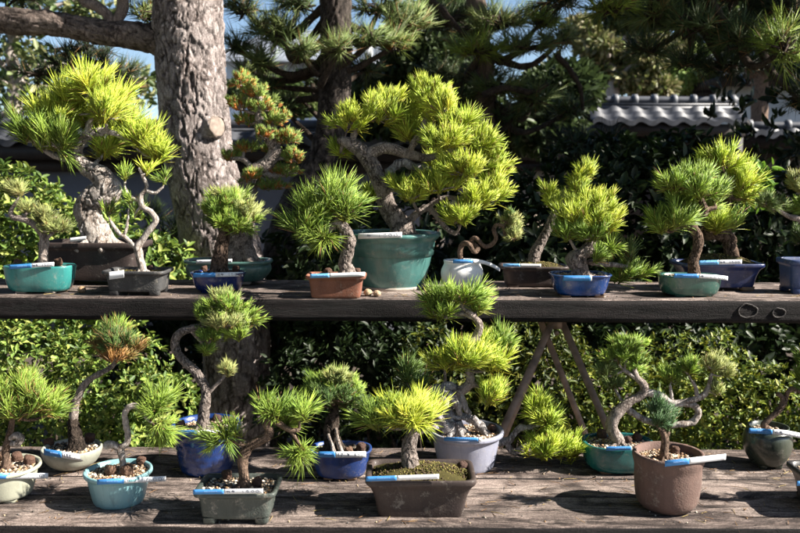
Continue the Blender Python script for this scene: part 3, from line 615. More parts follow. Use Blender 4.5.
bonsai('u7', 'largest pine bonsai with broad yellow-green crown in a big round teal pot',
 [[(403,236,12),(400,226,10.5),(388,208,9),(383,190,8),(372,166,7.2),(360,150,6.5),(347,143,5.5),(338,140,3)], [(366,156,6),(385,148,6),(408,154,5),(428,158,3.6),(444,152,2.4)], ('dead', [(386,196,5),(388,176,4.4),(399,163,4.2),(414,166,4),(428,170,3.6),(443,178,2.4)]),
  [(400,228,5),(412,218,4),(425,208,3.5),(433,212,3),(441,222,2.6),(448,230,2.4),(456,234,2)], [(352,145,4),(356,130,3),(365,120,2)], [(408,154,3.6),(420,132,3),(430,110,2.4)], [(438,154,2.6),(458,150,2.2),(474,158,1.8)], [(425,208,2.8),(445,198,2.4),(468,200,2)]],
 [(350,120,28,18,'V'),(378,112,32,18,'V'),(405,118,24,17,'V',.03),(428,94,24,20,'V'),(443,104,24,20,'V',-.03),(412,134,24,13,'V',.02),(455,125,28,21,'V',-.02),(474,140,26,20,'V'),(440,142,28,16,'V',-.06),(488,165,22,21,'V'),
  (465,168,28,19,'V',-.08),(494,188,18,18,'V',-.02),(438,185,26,15,'V',-.07),(412,194,24,14,'V',-.08),(478,200,26,18,'V',-.06),(462,216,26,15,'V',-.07),(450,170,32,28,'V',.10),(400,185,16,9,'V',-.06),(385,100,20,13,'V',.08),(340,150,14,10,'V',.02),
  (425,112,26,15,'V',.08),(375,195,14,9,'V',.08)], L_=16, w=1.1, nn=28, dens=1.25, soil='dark', bark='grey',
 tagspec=T(x0=358,x1=402,y0=233.5,y1=232,hpx=5.5,blue=.0,text=' n 1500',lift=.002), extra=footring)
bonsai('u8', 'tiny twisting cascade pine bonsai in a white glazed ball pot',
 [[(461,262,2.8),(460,252,2.6),(463,244,2.6),(469,244,2.4,-.02),(474,252,2.4,-.02),(478,248,2.2,0),(471,241,2.2,.01),(476,238,2.2,0),(484,246,2.2),(491,245,2.2),(496,238,2.2),(494,230,2.1),(496,225,2),(503,226,1.8),(505,233,1.8),(507,240,1.5)]],
 [(511,222,12,12,'W'),(514,234,11,12,'W',-.01),(509,216,8,7,'D')], L_=9, w=.75, nn=26, dens=1.1, soil='mix', bark='brown',
 tagspec=T(x0=453,x1=500,y0=259.5,y1=259,hpx=4,blue=.42,text=''  ,curl=30))
bonsai('u9', 'slim slanting pine bonsai with mossy base in a flat chocolate brown pot',
 [[(533,262,6),(537,249,5),(545,235,4.2),(552,220,4),(557,207,3),(563,194,2.4),(570,184,1.8)]],
 [(585,172,15,11,'V'),(577,178,14,10,'V',.01),(577,188,16,9,'V',-.01),(549,192,11,10,'V'),(553,202,13,11,'V',-.01),(566,200,13,10,'G',.02)], L_=13, w=.9, nn=26, dens=1.15, soil='moss', bark='grey', dome=.3,
 tagspec=T(x0=503,x1=541,y0=263.5,y1=264,hpx=3.2,blue=.45,text='',bm=2))
bonsai('u10', 'bushy yellow-green pine bonsai with a bulbous root in a bright blue pot',
 [[(580,268,7.5),(576,260,9.5),(583,253,6),(588,250,7),(592,242,4.4),(594,232,3.5),(590,224,3)], [(590,262,3.2),(602,264,2.8,.03),(616,265,2.4,.06),(632,268,2,.08)]],
 [(580,220,30,22,'V'),(600,208,24,19,'V'),(568,230,24,17,'G',-.01),(604,224,22,17,'V',-.02),(584,205,24,17,'V',.03),(592,234,24,13,'G',-.03),(610,246,16,16,'G',.0,{'up':.1}),(596,256,10,9,'G',-.03),(630,254,14,11,'S',.07),(634,272,24,13,'G',.09),(618,276,16,10,'G',.08)],
 L_=18, w=1.05, nn=28, dens=1.15, soil='tan', bark='grey', tagspec=T(x0=563,x1=592,y0=275.5,y1=275.5,hpx=5.5,blue=.95,text=''))
bonsai('u11', 'dark green slanting pine bonsai in a glossy green oval pot on the upper shelf',
 [[(694,270,5.5),(693,262,5),(697,250,4.6),(698,238,4.6),(693,228,4.2),(688,222,3.8),(696,217,3.6),(705,212,3.2),(702,202,2.8),(697,195,2.4),(688,188,2)], [(690,224,3),(680,226,2.6),(670,232,2.2)], [(704,210,2.4),(716,208,2)]],
 [(675,182,26,17,'G'),(693,178,24,15,'G'),(714,192,22,16,'G',.02),(680,205,26,14,'G',.02),(664,224,22,17,'G'),(676,220,20,14,'G',-.02),(708,205,20,13,'G',.03),(700,190,26,15,'G',-.02)], L_=19, w=1.0, nn=26, dens=1.15, soil='mix', bark='brown',
 tagspec=T(x0=674,x1=728,y0=273.5,y1=274.5,hpx=4.4,blue=.46,text='n 1500',curl=6))
bonsai('u12', 'bright yellow pine bonsai on a moss mound in an ink blue rectangular pot',
 [[(731,256,7.5),(730,247,6.5),(728,238,6),(716,234,5.4),(706,236,4,.02),(706,226,4,.02),(716,214,3.6),(728,204,3),(730,190,2.4),(728,178,2)]],
 [(722,160,24,16,'Y'),(738,180,22,17,'Y'),(745,194,17,14,'Y'),(728,198,24,15,'G',.02),(716,226,20,13,'Y',-.03),(732,222,16,11,'G',.0),(705,170,16,13,'Y',.02),(745,170,12,10,'Y',.03)], L_=18, w=1.0, nn=28, dens=1.2, soil='moss', bark='brown', dome=.42,
 tagspec=T(x0=699,x1=742,y0=260.5,y1=259.5,hpx=4.6,blue=.46,text='mn 1500',bm=2,lift=.003))
bonsai('u13', 'grey-green pine bonsai reaching left over a dusty blue pot at the right edge',
 [[(812,262,5),(810,248,4.4),(808,232,3.6),(800,220,3),(788,216,2.4),(777,209,1.8)], [(808,232,3),(806,210,2.4),(802,195,2)]],
 [(768,202,15,12,'S'),(779,205,14,11,'S',.02),(800,184,17,13,'W'),(804,205,14,12,'G'),(802,238,15,12,'X',.03)], L_=11, w=.8, nn=34, dens=1.3, soil='mix', bark='grey')
# lower bench
bonsai('l1', 'long-needled pine bonsai in a sage grey round pot at the bench left end',
 [[(6,462,4.4),(6,450,3.8),(8,440,3.3),(11,428,3),(12,418,3),(10,408,2.6)], ('pale', [(9,440,2.6),(13,436,3.4),(19,436,3.8),(20,441,4),(15,444,3.6),(10,443,2.8)])],
 [(18,392,30,20,'G'),(0,396,28,20,'G'),(40,402,26,18,'G',-.02),(20,410,34,14,'G',-.03),(28,386,22,16,'G',.03),(50,410,18,12,'G',-.01)], L_=23, w=1.15, nn=26, dens=1.1, soil='tan', bark='brown', dead=.1, wild=.1, spread=1.0,
 tagspec=T(x0=-22,x1=48,y0=473,y1=473,hpx=6.4,blue=.46,text='mn 1500'))
bonsai('l2', 'pine bonsai with brown-tipped crown on a long bent trunk in a shallow ivory bowl',
 [('dark', [(76,438,7),(74,428,5.6),(73,418,4.6)]), ('grey', [(73,420,4.5),(75,405,4),(79,394,3.8),(87,382,3.4),(98,374,3),(110,368,2.6),(117,360,2.2)])],
 [(112,334,21,17,'D'),(120,344,21,15,'D',-.01),(103,346,15,11,'R'),(128,351,16,11,'R'),(114,356,20,10,'R',-.02),(118,330,16,13,'G',.02)], L_=15, w=.9, nn=30, dens=1.15, soil='mix', bark='grey', dead=.14,
 tagspec=T(x0=43.6,x1=92,y0=448.5,y1=456,hpx=7,blue=.37,text='1nm / 2500',lift=.0035))
bonsai('l3', 'looping thin-trunk pine bonsai in a pale blue round pot on the lower bench',
 [('pale', [(123,466,4),(122,458,3.6),(120,450,3.6),(114,445,4.2),(108,445,4.6),(105,447,3)]), ('pale', [(118,448,3.4),(126,444,3.4),(128,436,3.2),(126,424,3),(125,414,3),(129,407,3),(137,406,3),(144,411,3),(148,418,2.6),(152,422,2.2)])],
 [(160,402,22,19,'G',0,{'dir':(.5,-.1,.6)}),(162,424,20,20,'G',0,{'dir':(.5,-.1,-.5)}),(154,410,18,18,'G',-.02)], L_=21, w=1.15, nn=26, dens=1.1, soil='tan', bark='brown', wild=.1,
 tagspec=T(x0=97,x1=166,y0=479.3,y1=476,hpx=5.8,blue=.39,text='mn 1500'))
bonsai('l4', 'tall S-curved pine bonsai in a big dark blue petal-textured pot',
 [[(203,424,6.5),(204,412,5.4),(206,398,4.6),(204,385,4.2),(196,372,4.2),(183,360,4.2),(175,347,4.2),(178,335,4),(190,329,3.5),(203,326,3),(213,318,2.4)], [(205,396,2.6),(215,386,2.1),(224,377,1.8),(226,372,1.4)], [(190,329,2),(196,336,1.8),(204,345,1.4)]],
 [(228,306,28,14,'G'),(208,314,20,12,'G'),(243,318,17,13,'G'),(222,322,28,12,'W',-.02),(212,336,20,11,'G',-.01),(238,334,16,10,'G',-.01),(222,300,20,11,'W',.02),(205,350,9,8,'G'),(228,371,11,10,'W')], L_=12, w=.9, nn=28, dens=1.2, soil='tan', bark='grey',
 tagspec=T(x0=173,x1=238,y0=430,y1=430,hpx=5.4,blue=.36,text='mn 1500',bm=0))
bonsai('l5', 'sparse long-needled crooked pine bonsai in a mottled dark green footed tray pot',
 [[(244,478,6),(243,465,5.2),(244,455,5),(250,446,5),(259,441,4.8),(267,437,4.8),(270,430,4.8),(266,424,4.4),(272,420,4),(281,425,3.4),(290,430,3),(299,430,2.4)], [(250,446,3),(240,444,2),(228,440,1.5)], [(290,430,2.2),(298,442,1.7),(302,452,1.3)]],
 [(226,432,26,16,'G',-.01,{'n':9,'dir':(-.6,-.1,.5)}),(214,440,20,12,'G',-.02,{'n':5,'dir':(-.8,-.1,.1)}),(276,410,24,17,'G',0,{'n':10}),(300,412,20,16,'G',0,{'n':9}),(302,450,24,17,'G',-.02,{'n':10,'dir':(.3,-.1,-.1)}),(286,420,18,14,'G',.02,{'n':6}),(262,406,14,14,'G',.01,{'n':4})],
 L_=23, w=1.15, nn=24, soil='mix', bark='brown', wild=.15, spread=1.05, tagspec=T(x0=193,x1=263,y0=489.5,y1=488.5,hpx=5.2,blue=.44,text='mn 1500',straight=True))
bonsai('l6', 'compact dome-headed pine bonsai with shaggy roots in a periwinkle blue oval pot',
 [('dark', [(334,456,9),(332,444,7.6),(331,430,7),(333,416,5.6),(334,404,4)]), ('pale', [(334,454,2.4,-.03),(332,444,2,-.02),(328,434,1.6,-.015)]), ('pale', [(343,454,2,-.03),(338,440,1.8,-.02),(336,428,1.4,-.015)])],
 [(333,382,26,14,'G'),(316,390,20,13,'G'),(350,390,20,13,'G'),(333,396,34,13,'D',-.03),(333,388,30,16,'G',.04),(320,402,18,9,'D'),(350,402,18,9,'D'),(336,378,20,11,'W',-.01)], L_=13, w=.95, nn=30, dens=1.3, soil='dark', bark='brown',
 tagspec=T(x0=318,x1=366,y0=451.5,y1=451.5,hpx=6.4,blue=.36,text='12 y 950'.replace('9','8')))
bonsai('l7', 'low bright long-needled pine bonsai on mossy soil in a wide brown tray pot',
 [[(411,470,9.5),(409,456,8),(409,446,7.2),(412,436,6.2),(413,426,4.6)], [(411,436,3),(424,431,2.4),(436,426,1.8)]],
 [(402,411,36,18,'V'),(382,416,28,16,'G'),(420,411,28,17,'V',.01),(424,418,18,13,'V',-.01),(404,416,36,14,'V',-.03),(378,420,22,10,'G',-.02)], L_=26, w=1.25, nn=30, dens=1.5, soil='moss', bark='grey', dome=.28, wild=.05,
 tagspec=T(x0=366,x1=439,y0=476.5,y1=474,hpx=5.2,blue=.42,text='',straight=True))
bonsai('l8', 'contorted driftwood pine bonsai cascading right from a lavender grey round pot',
 [('dead', [(455,436,9),(450,424,7.5),(443,412,6.5),(437,402,6),(436,392,5.5),(444,387,5),(454,390,5),(461,397,4.5),(466,408,3.5),(470,414,2.5)]), ('dead', [(448,430,6,-.012),(440,418,5.5,-.015),(433,406,5.5,-.015),(430,396,5,-.01),(437,389,4.4,-.015),(447,394,4.5,-.02),(456,403,4,-.012),(460,414,3)]),
  ('dead', [(456,428,6,.01),(449,414,6,.012),(447,402,6,.012),(444,395,5.5,.01),(450,388,4.6,.01),(460,392,4.5,.01)]), ('dead', [(440,408,4.5,-.022),(446,402,5,-.025),(442,396,4.2,-.022),(434,398,3.2,-.02)]), ('dead', [(432,400,3,-.01),(426,396,2,-.012),(422,399,1,-.012)]),
  ('grey', [(452,396,7),(462,390,5.5),(470,382,4.6),(468,368,4),(466,354,4),(470,343,3.8),(478,333,4),(479,324,3.8),(474,317,3.4),(466,311,2.6)]),
  ('dead', [(446,414,5),(457,417,4),(470,418,4),(480,426,4),(489,437,4),(500,442,3.8),(508,441,3.4),(514,435,3.2),(519,428,3),(530,427,2.5),(540,424,2)]), ('dead', [(506,442,3.2),(510,449,3),(515,453,2.8),(520,448,2.6),(530,446,2.4),(542,448,2)]), [(470,384,3.4),(480,386,3),(487,394,2.2)], [(474,318,2.4),(462,314,2),(445,318,1.6)]],
 [(460,296,32,16,'G'),(440,312,28,14,'G'),(478,305,18,13,'G',.01),(436,300,20,14,'G',.02),(465,358,34,18,'Y',-.03),(445,362,26,14,'Y'),(490,362,26,18,'Y',-.01),(498,345,24,20,'G',.05),(478,350,26,14,'Y',.03),(489,396,22,18,'Y',-.02),(405,374,18,18,'D',.06),(415,388,16,12,'D',.06),
  (540,408,20,18,'Y',0,{'L':17}),(548,420,18,14,'Y',-.02,{'L':17}),(545,450,28,18,'Y',-.02,{'L':18}),(570,452,24,19,'Y',0,{'L':18}),(556,440,26,14,'Y',.03,{'L':17})], L_=21, w=1.15, nn=28, dens=1.2, soil='tan', bark='grey', wild=.05,
 tagspec=T(x0=444,x1=482,y0=437,y1=437.5,hpx=4,blue=.9,text=''))
bonsai('l9', 'spreading pine bonsai with twisted pale branches in a clear teal round pot',
 [('grey', [(618,440,6),(612,430,6.5),(613,420,6.5),(620,410,6),(628,403,5.4),(638,397,5),(644,391,5),(643,384,4.2),(637,378,3.6),(634,370,2.8)]), ('pale', [(642,392,4.4),(654,394,4.2),(664,398,4),(672,403,3.6),(684,402,3.4),(698,398,3.2),(707,391,3),(710,381,2.4),(711,374,1.8)]),
  ('pale', [(625,408,3.4,.03),(645,420,3.4,.03),(662,424,3.4,.01),(680,424,3.4),(692,422,3.4),(698,415,3.3),(696,407,3.2),(686,404,3),(675,405,2.6)]), [(697,397,2.4),(696,388,2),(692,381,1.5)], [(672,402,2),(671,392,1.7),(670,385,1.3)], [(708,391,2),(716,394,1.5)], [(636,378,2.4),(624,370,2)]],
 [(628,346,22,15,'G'),(618,356,20,14,'G'),(636,360,15,12,'G',-.01),(608,370,17,13,'S'),(614,384,14,10,'S',.02),(630,372,12,9,'G',.02),(689,369,15,13,'G'),(671,377,16,12,'G',.01),(712,364,15,13,'W'),(726,371,12,11,'W'),(716,391,11,8,'W')], L_=12, w=.9, nn=28, dens=1.25, soil='mix', bark='pale',
 tagspec=T(x0=606,x1=632,y0=446.5,y1=446,hpx=4.5,blue=.97,text='',lift=.003))
bonsai('l10', 'tiny blue-green pine bonsai in a tall rust brown round pot',
 [[(664,458,5),(665,448,4.4),(665,438,3.8),(662,430,3)], [(664,440,2.4),(669,432,2)]],
 [(655,408,12,14,'B'),(664,414,12,14,'B'),(657,422,13,12,'B',-.01),(668,426,9,10,'B')], L_=15, w=.95, nn=26, dens=1.2, soil='tan', bark='brown', spread=.55,
 tagspec=T(x0=665,x1=726,y0=460.5,y1=453.8,hpx=6.6,blue=.40,text=''))
bonsai('l11', 'small pine bonsai with hooked trunk in an olive black ball pot by the hedge',
 [('brown', [(766,432,3.6),(764,425,3.4),(769,419,3.2),(777,412,3),(782,405,2.9),(782,397,2.6),(777,394,2.2)]), ('brown', [(778,412,2.6),(785,402,2.5),(787,394,2.4),(791,389,2.4),(797,390,2.2),(803,393,2),(808,386,1.8)])],
 [(802,372,17,17,'G'),(806,360,16,14,'G'),(808,385,14,11,'G')], L_=14, w=1.0, nn=28, dens=1.2, soil='tan', bark='brown',
 tagspec=T(x0=749,x1=808,y0=428,y1=431,hpx=5.6,blue=.40,text='mn 1500',curl=14))
bonsai('l12', 'black tray pot bonsai pine cut off by the right edge of the bench',
 [[(842,478,5.5),(846,460,5),(840,440,4.4),(850,425,3.6),(858,410,2.6)], [(842,448,3),(830,436,2.4),(822,432,2),(816,424,1.5)], [(848,428,2.5),(836,415,2),(830,402,1.5)]],
 [(860,405,22,16,'G'),(832,398,12,9,'G'),(822,420,9,8,'G'),(870,430,18,12,'G')], L_=15, w=1, nn=22, dens=.8, soil='tan', bark='grey',
 tagspec=T(x0=797,x1=846,y0=481,y1=481,hpx=5,blue=.42,text='',straight=True))
for k, desc, it in (('u1','the turquoise oval pot',[(18,262,4),(38,262,3.6),(58,262,4.6)]), ('u3','the small dark square pot',[(150,266,3)]), ('u4','the deep blue round pot',[(236,269,4),(204,269,3.6)]),
  ('u6','the terracotta pot',[(328,270,4),(357,269,4)]), ('l1','the sage grey pot',[(3,456,5.5),(17,457,6),(29,460,6)]), ('l2','the ivory bowl',[(49,442,5),(90,438,5.5)]),
  ('l3','the pale blue pot',[(111,470,6),(127,470,6.5),(141,461,5)]), ('l4','the petal-textured blue pot',[(181,424,4.6),(217,418,4.6),(228,421,5)]), ('l5','the mottled green tray pot',[(227,473,5.6),(257,482,5.6)]),
  ('l6','the periwinkle blue pot',[(361,447,5),(349,450,4)]), ('l7','the wide brown tray pot',[(387,468,4.6),(462,466,5.4)]), ('l8','the lavender grey pot',[(492,428,5)]), ('l9','the clear teal pot',[(602,434,5.6),(627,440,5),(637,437,5)]),
  ('l10','the rust brown pot',[(675,450,5),(685,448,4.2)])):
    cakes(k, desc, it)
def stone(px, py, r, label, col):
    p = onz(px, py, ZU); rr = r*sc(p[1]); mb = MB(); V = []; K, Ln = 14, 8
    for j in range(Ln+1):
        ph = -math.pi/2+math.pi*j/Ln
        for k in range(K):
            t = k/K*6.283; v = Vector((math.cos(t)*math.cos(ph), math.sin(t)*math.cos(ph), math.sin(ph)*.85)); v *= 1+.18*noise.noise(v*1.5+Vector((px,0,0))); V.append(p+np.array(v)*rr+np.array([0,0,rr*.8]))
    mb.add(V, [(j*K+k, j*K+(k+1)%K, (j+1)*K+(k+1)%K, (j+1)*K+k) for j in range(Ln) for k in range(K)], col=col)
    tag(mb.build('round_nut', M_CAKE, None, origin=p), label, 'nut', 'round things lying loose on the upper shelf')
stone(82, 293, 4.2, 'round brown nut lying on the shelf beside the turquoise oval pot', (.34,.22,.13))
stone(368, 296, 4.4, 'tan nut lying against the terracotta pot, left one of a pair', (.42,.32,.2)); stone(377, 296.5, 4, 'tan nut beside the terracotta pot, right one of a pair', (.42,.30,.2))

# what has fallen on the boards
org = []; dd = []; cc = []; mb = MB()
for (z, y0, y1, n, x0, x1) in ((ZL, yf_l+.01, yb_l-.01, 520, -1.15, 1.1), (ZU, yf_u+.01, yf_u+.33, 230, -1.3, 1.3)):
    a = rng.uniform(0, 6.283, n); org.append(np.stack([rng.uniform(x0,x1,n), rng.uniform(y0,y1,n), np.full(n, z+.0022)], 1)); dd.append(np.stack([np.cos(a), np.sin(a)*.8, rng.normal(size=n)*.02], 1))
    cc.append(np.array([(.30,.20,.10),(.22,.13,.07),(.38,.30,.12),(.14,.09,.05)])[rng.integers(0,4,n)])
O_ = np.concatenate(org); needles(mb, O_, np.concatenate(dd), rng.uniform(.012,.035,len(O_)), .0012, np.concatenate(cc), 2, .12)
for _ in range(420):
    z, y0, y1 = ((ZL, yf_l+.01, yb_l-.01), (ZU, yf_u+.01, yf_u+.33))[random.random() < .3]
    if random.random() < .7: d_ = POTS[random.choice([k for k in POTS if k[0] == ('l' if z == ZL else 'u')])]; x = d_['c'][0]+random.gauss(0,1)*d_['a']*1.1; y = d_['c'][1]-d_['b']*random.uniform(.3,1.5)
    else: x = random.uniform(-1.1,1.1); y = random.uniform(y0,y1)
    if y0 < y < y1: r = random.uniform(.0008,.0024); pebble(mb, (x,y,z+r*.6), r, np.array(random.choice(SOILC['mix']))*.8)
tag(mb.build('fallen_needles', M_SOIL, None, smooth=False), kind='stuff')
def ring(px, py, rp):
    Yf = yf_u-.0035; c_ = P(px, py, Yf); mb = MB(); pts = []
    for k in range(23): a = k/22*6.283; rr = rp*sc(Yf)*(1+.14*noise.noise(Vector((math.cos(a)*2, math.sin(a)*2, px)))); pts.append((c_[0]+math.cos(a)*rr, Yf+.0016, c_[2]+math.sin(a)*rr*.72, .0019+.0005*noise.noise(Vector((a*3,px,0)))))
    tube(mb, pts, 6, step=.003, rough=.5, fr=300, cap=False); mb.build('mineral_ring', mat_plain('pale_mineral_stain', (.075,.066,.062), .9, .45, 300), sh)
ring(748, 311, 9.5); ring(779, 313, 6.5)
# ---------------------------------------------------------------- foliage of the setting
def leaves(mb, org, dr, nrm, ln, wd, col):
    """folded elliptic leaves, eight triangles each"""
    n = len(org); dr = unit(dr); sd = unit(np.cross(dr, nrm)); up = unit(np.cross(sd, dr)); ln = ln.reshape(-1,1); wd = wd.reshape(-1,1); pts = []
    for t, w, z in ((0,0,0),(.33,1,.0),(.33,0,-.10),(.33,-1,.0),(.7,.8,-.03),(.7,0,-.12),(.7,-.8,-.03),(1,0,-.14)):
        pts.append(org+dr*ln*t+sd*wd*w*.5+up*ln*(z+(.06 if w else 0)))
    V = np.stack(pts,1).reshape(-1,3); b = (np.arange(n)*8)[:,None]
    T_ = np.concatenate([b+np.array([f]) for f in ((0,2,1),(0,3,2),(4,5,7),(5,6,7))]); Q = np.concatenate([b+np.array([f]) for f in ((1,2,5,4),(2,3,6,5))])
    mb.add(V, Q, T_, col=np.repeat(col,8,0))
def bush(name, label, cat, blobs, n, lsize, cols, group=None, ros=6, stems=True, shell=.45, origin=None, lift=0.0, stemm='dark'):
    """blobs: (x,y,z,rx,ry,rz)"""
    blobs = np.array(blobs, float); vol = (blobs[:,3]*blobs[:,4]*blobs[:,5])**(2/3); pick = rng.choice(len(blobs), n//ros, p=vol/vol.sum()); B = blobs[pick]
    g = unit(rng.normal(size=(len(B),3))); rad = 1-shell*rng.random((len(B),1))**1.6; c = B[:,:3]+g*B[:,3:]*rad
    lum = np.array([noise.noise(Vector(p*7)) for p in c])[:,None]; c = c+g*B[:,3:]*lum*.18
    ok = c[:,2] > .03; c = c[ok]; g = g[ok]; lum = lum[ok]
    root = empty(name, origin if origin is not None else (blobs[0,0], blobs[0,1], 0), label, cat, group)
    ax = unit(g+np.array([0,0,.7])+rng.normal(size=c.shape)*.35); O = np.repeat(c, ros, 0); A = np.repeat(ax, ros, 0)
    r = unit(np.cross(A, rng.normal(size=A.shape))); th = rng.uniform(.55,1.35,(len(A),1)); d = A*np.cos(th)+r*np.sin(th); O = O+A*rng.uniform(-.5,.2,(len(A),1))*lsize
    ln = lsize*rng.uniform(.45,1.3,len(A)); cc = np.array(cols); t = rng.random(len(A)); 
    col = cc[rng.integers(0, len(cc), len(A))]*np.exp(rng.normal(size=(len(A),1))*.22); mb = MB()
    leaves(mb, O, d, A, ln, ln*rng.uniform(.36,.5,len(A)), np.clip(col,.003,.6)); mb.build('leaves', M_LEAF, root, smooth=False)
    if stems:
        ms = MB()
        for b in blobs:
            for k in range(3):
                e = b[:3]+unit(rng.normal(size=3))*b[3:]*.7; e[2] = min(e[2], .60 if b[1] < 2.9 else .5); s0 = np.array([b[0]+rng.normal()*b[3]*.2, b[1], 0]); m_ = (s0+e)/2+rng.normal(size=3)*.05
                tube(ms, [(*s0,.007),(*m_,.006),(*e,.003)], 6, step=.06, rough=.2, fr=30)
        ms.build('stems', M_BARK[stemm], root)
    return root
def blobs_px(lst):
    out = []
    for px, py, Y, rx, ry, rd in lst:
        p = P(px, py, Y); s = sc(Y); out.append((*p, rx*s, rd, ry*s))
    return out
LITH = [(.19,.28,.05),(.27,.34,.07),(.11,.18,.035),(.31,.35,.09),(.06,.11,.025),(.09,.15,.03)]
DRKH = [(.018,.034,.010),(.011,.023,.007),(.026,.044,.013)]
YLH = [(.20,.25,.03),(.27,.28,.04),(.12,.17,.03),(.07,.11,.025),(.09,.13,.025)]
bush('evergreen_shrub', 'bright green leafy shrub behind the brown pot at upper left', 'shrub', blobs_px([(15,225,2.75,58,62,.20),(92,248,2.8,60,55,.20),(150,265,2.85,45,35,.16),(-30,230,2.85,50,60,.2),(60,300,2.8,90,50,.22)]), 10500, .029, LITH, 'leafy shrubs behind the benches')
bush('evergreen_shrub', 'sunlit green shrub filling the gap between shelves at far left', 'shrub', blobs_px([(20,370,2.55,70,60,.2),(110,380,2.55,65,60,.18),(70,440,2.5,110,50,.2),(-40,390,2.55,60,60,.2),(170,410,2.6,30,40,.12)]), 16500, .0215, LITH, 'leafy shrubs behind the benches')
bush('evergreen_shrub', 'yellow-flecked small-leaved shrub under the shelf right of the trestle', 'shrub', blobs_px([(650,410,2.50,70,50,.18),(730,405,2.50,65,55,.18),(790,420,2.5,50,60,.18),(850,410,2.5,50,60,.18),(690,370,2.6,70,42,.15),(600,410,2.52,50,60,.16),(640,450,2.45,90,40,.16),(760,450,2.45,90,40,.16)]), 19000, .0185, YLH, 'leafy shrubs behind the benches')
bush('evergreen_shrub', 'shaded small-leaved shrub seen through the trestle legs', 'shrub', blobs_px([(545,390,2.58,50,60,.16),(490,400,2.6,45,60,.16),(530,345,2.65,60,30,.15),(440,380,2.62,50,60,.16)]), 6500, .022, [tuple(v*.5 for v in c) for c in YLH], 'leafy shrubs behind the benches')  # leaf colours halved, putting the shade into them
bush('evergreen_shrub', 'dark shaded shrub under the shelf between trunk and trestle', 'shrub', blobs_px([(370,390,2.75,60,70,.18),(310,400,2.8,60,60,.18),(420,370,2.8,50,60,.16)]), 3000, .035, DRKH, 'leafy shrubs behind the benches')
bush('camellia_shrub', 'added black-green shrub shading the big trunk, left of the terracotta pot', 'shrub', blobs_px([(345,275,2.98,52,62,.18),(385,330,3.0,50,60,.18),(305,310,3.0,34,40,.12)]), 2600, .045, DRKH, 'dark shrubs behind the upper shelf')  # shrub put into the dark gap to shade the lower trunk
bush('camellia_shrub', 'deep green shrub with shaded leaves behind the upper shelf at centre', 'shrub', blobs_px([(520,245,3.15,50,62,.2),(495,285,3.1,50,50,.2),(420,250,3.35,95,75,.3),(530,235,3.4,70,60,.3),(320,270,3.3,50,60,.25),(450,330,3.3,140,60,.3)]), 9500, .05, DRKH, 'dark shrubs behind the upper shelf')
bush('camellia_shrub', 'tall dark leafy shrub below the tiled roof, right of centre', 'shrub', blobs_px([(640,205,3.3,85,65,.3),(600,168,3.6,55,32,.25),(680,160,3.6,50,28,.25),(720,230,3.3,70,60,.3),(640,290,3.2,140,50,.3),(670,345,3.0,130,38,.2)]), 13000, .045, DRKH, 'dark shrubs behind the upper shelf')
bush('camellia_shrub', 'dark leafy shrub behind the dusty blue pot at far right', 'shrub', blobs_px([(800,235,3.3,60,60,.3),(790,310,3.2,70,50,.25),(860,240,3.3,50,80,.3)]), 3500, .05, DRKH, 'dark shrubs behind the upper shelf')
bush('evergreen_shrub', 'small green sprig-leaved shrub behind the bright yellow bonsai', 'shrub', blobs_px([(755,178,2.75,22,16,.06),(752,195,2.78,20,14,.06)]), 260, .034, [(.14,.26,.03),(.10,.2,.03)], 'leafy shrubs behind the benches')

# ---------------------------------------------------------------- pines of the garden
M_LIMB = mat_bark('limb_bark', (.36,.29,.25), (.11,.08,.07), 70, zs=.6, attr=True)
bt = empty('pine_tree', P(238,445,3.0)*np.array([1,1,0]), 'thick old pine trunk with plated grey bark and a long limb to the left', 'tree')
Yb = 3.05
def pp(px, py, r, Y=Yb): q = P(px, py, Y); return (*q, r*sc(Y))
b0 = P(238, 620, Yb); mb = MB()
tube(mb, [(b0[0], b0[1], -.05, .20), pp(238,560,38), pp(237,440,32), pp(237,350,33), pp(233,300,35), pp(222,250,37), pp(209,200,34.5), (pp(200,160,33.5)), pp(194,110,32.5), pp(190,60,32), pp(188,10,32), pp(190,-60,31), pp(200,-160,28), pp(190,-260,22)], 230, step=.0052, rough=.05, fr=9, disp=bark_disp(.009, 22, 13))
mb.build('trunk', M_BARK['big'], bt)
mb = MB(); tube(mb, [pp(172,44,14), pp(150,39,13), pp(135,36,12.6), pp(100,32,11.6), pp(67,26,10.8), pp(45,23,11), pp(10,21,12), pp(-30,16,10), pp(-90,-10,8)], 60, step=.010, rough=.08, fr=14, disp=bark_disp(.008, 26, 26))
mb.build('limb', M_LIMB, bt); mb = MB(); tube(mb, [pp(112,34,6), pp(108,16,5.5), pp(96,6,5), pp(84,2,4), pp(70,-20,3)], 20, rough=.2, fr=30); mb.build('side_limb', M_LIMB, bt); mb = MB(); tube(mb, [pp(112,30,5), pp(122,10,5.5), pp(126,-10,5), pp(150,-40,3)], 20, rough=.2, fr=30)
mb.build('side_limb', M_LIMB, bt)
M_CUT = mat_plain('cut_wood', (.31,.245,.20), .85, .3, 45)
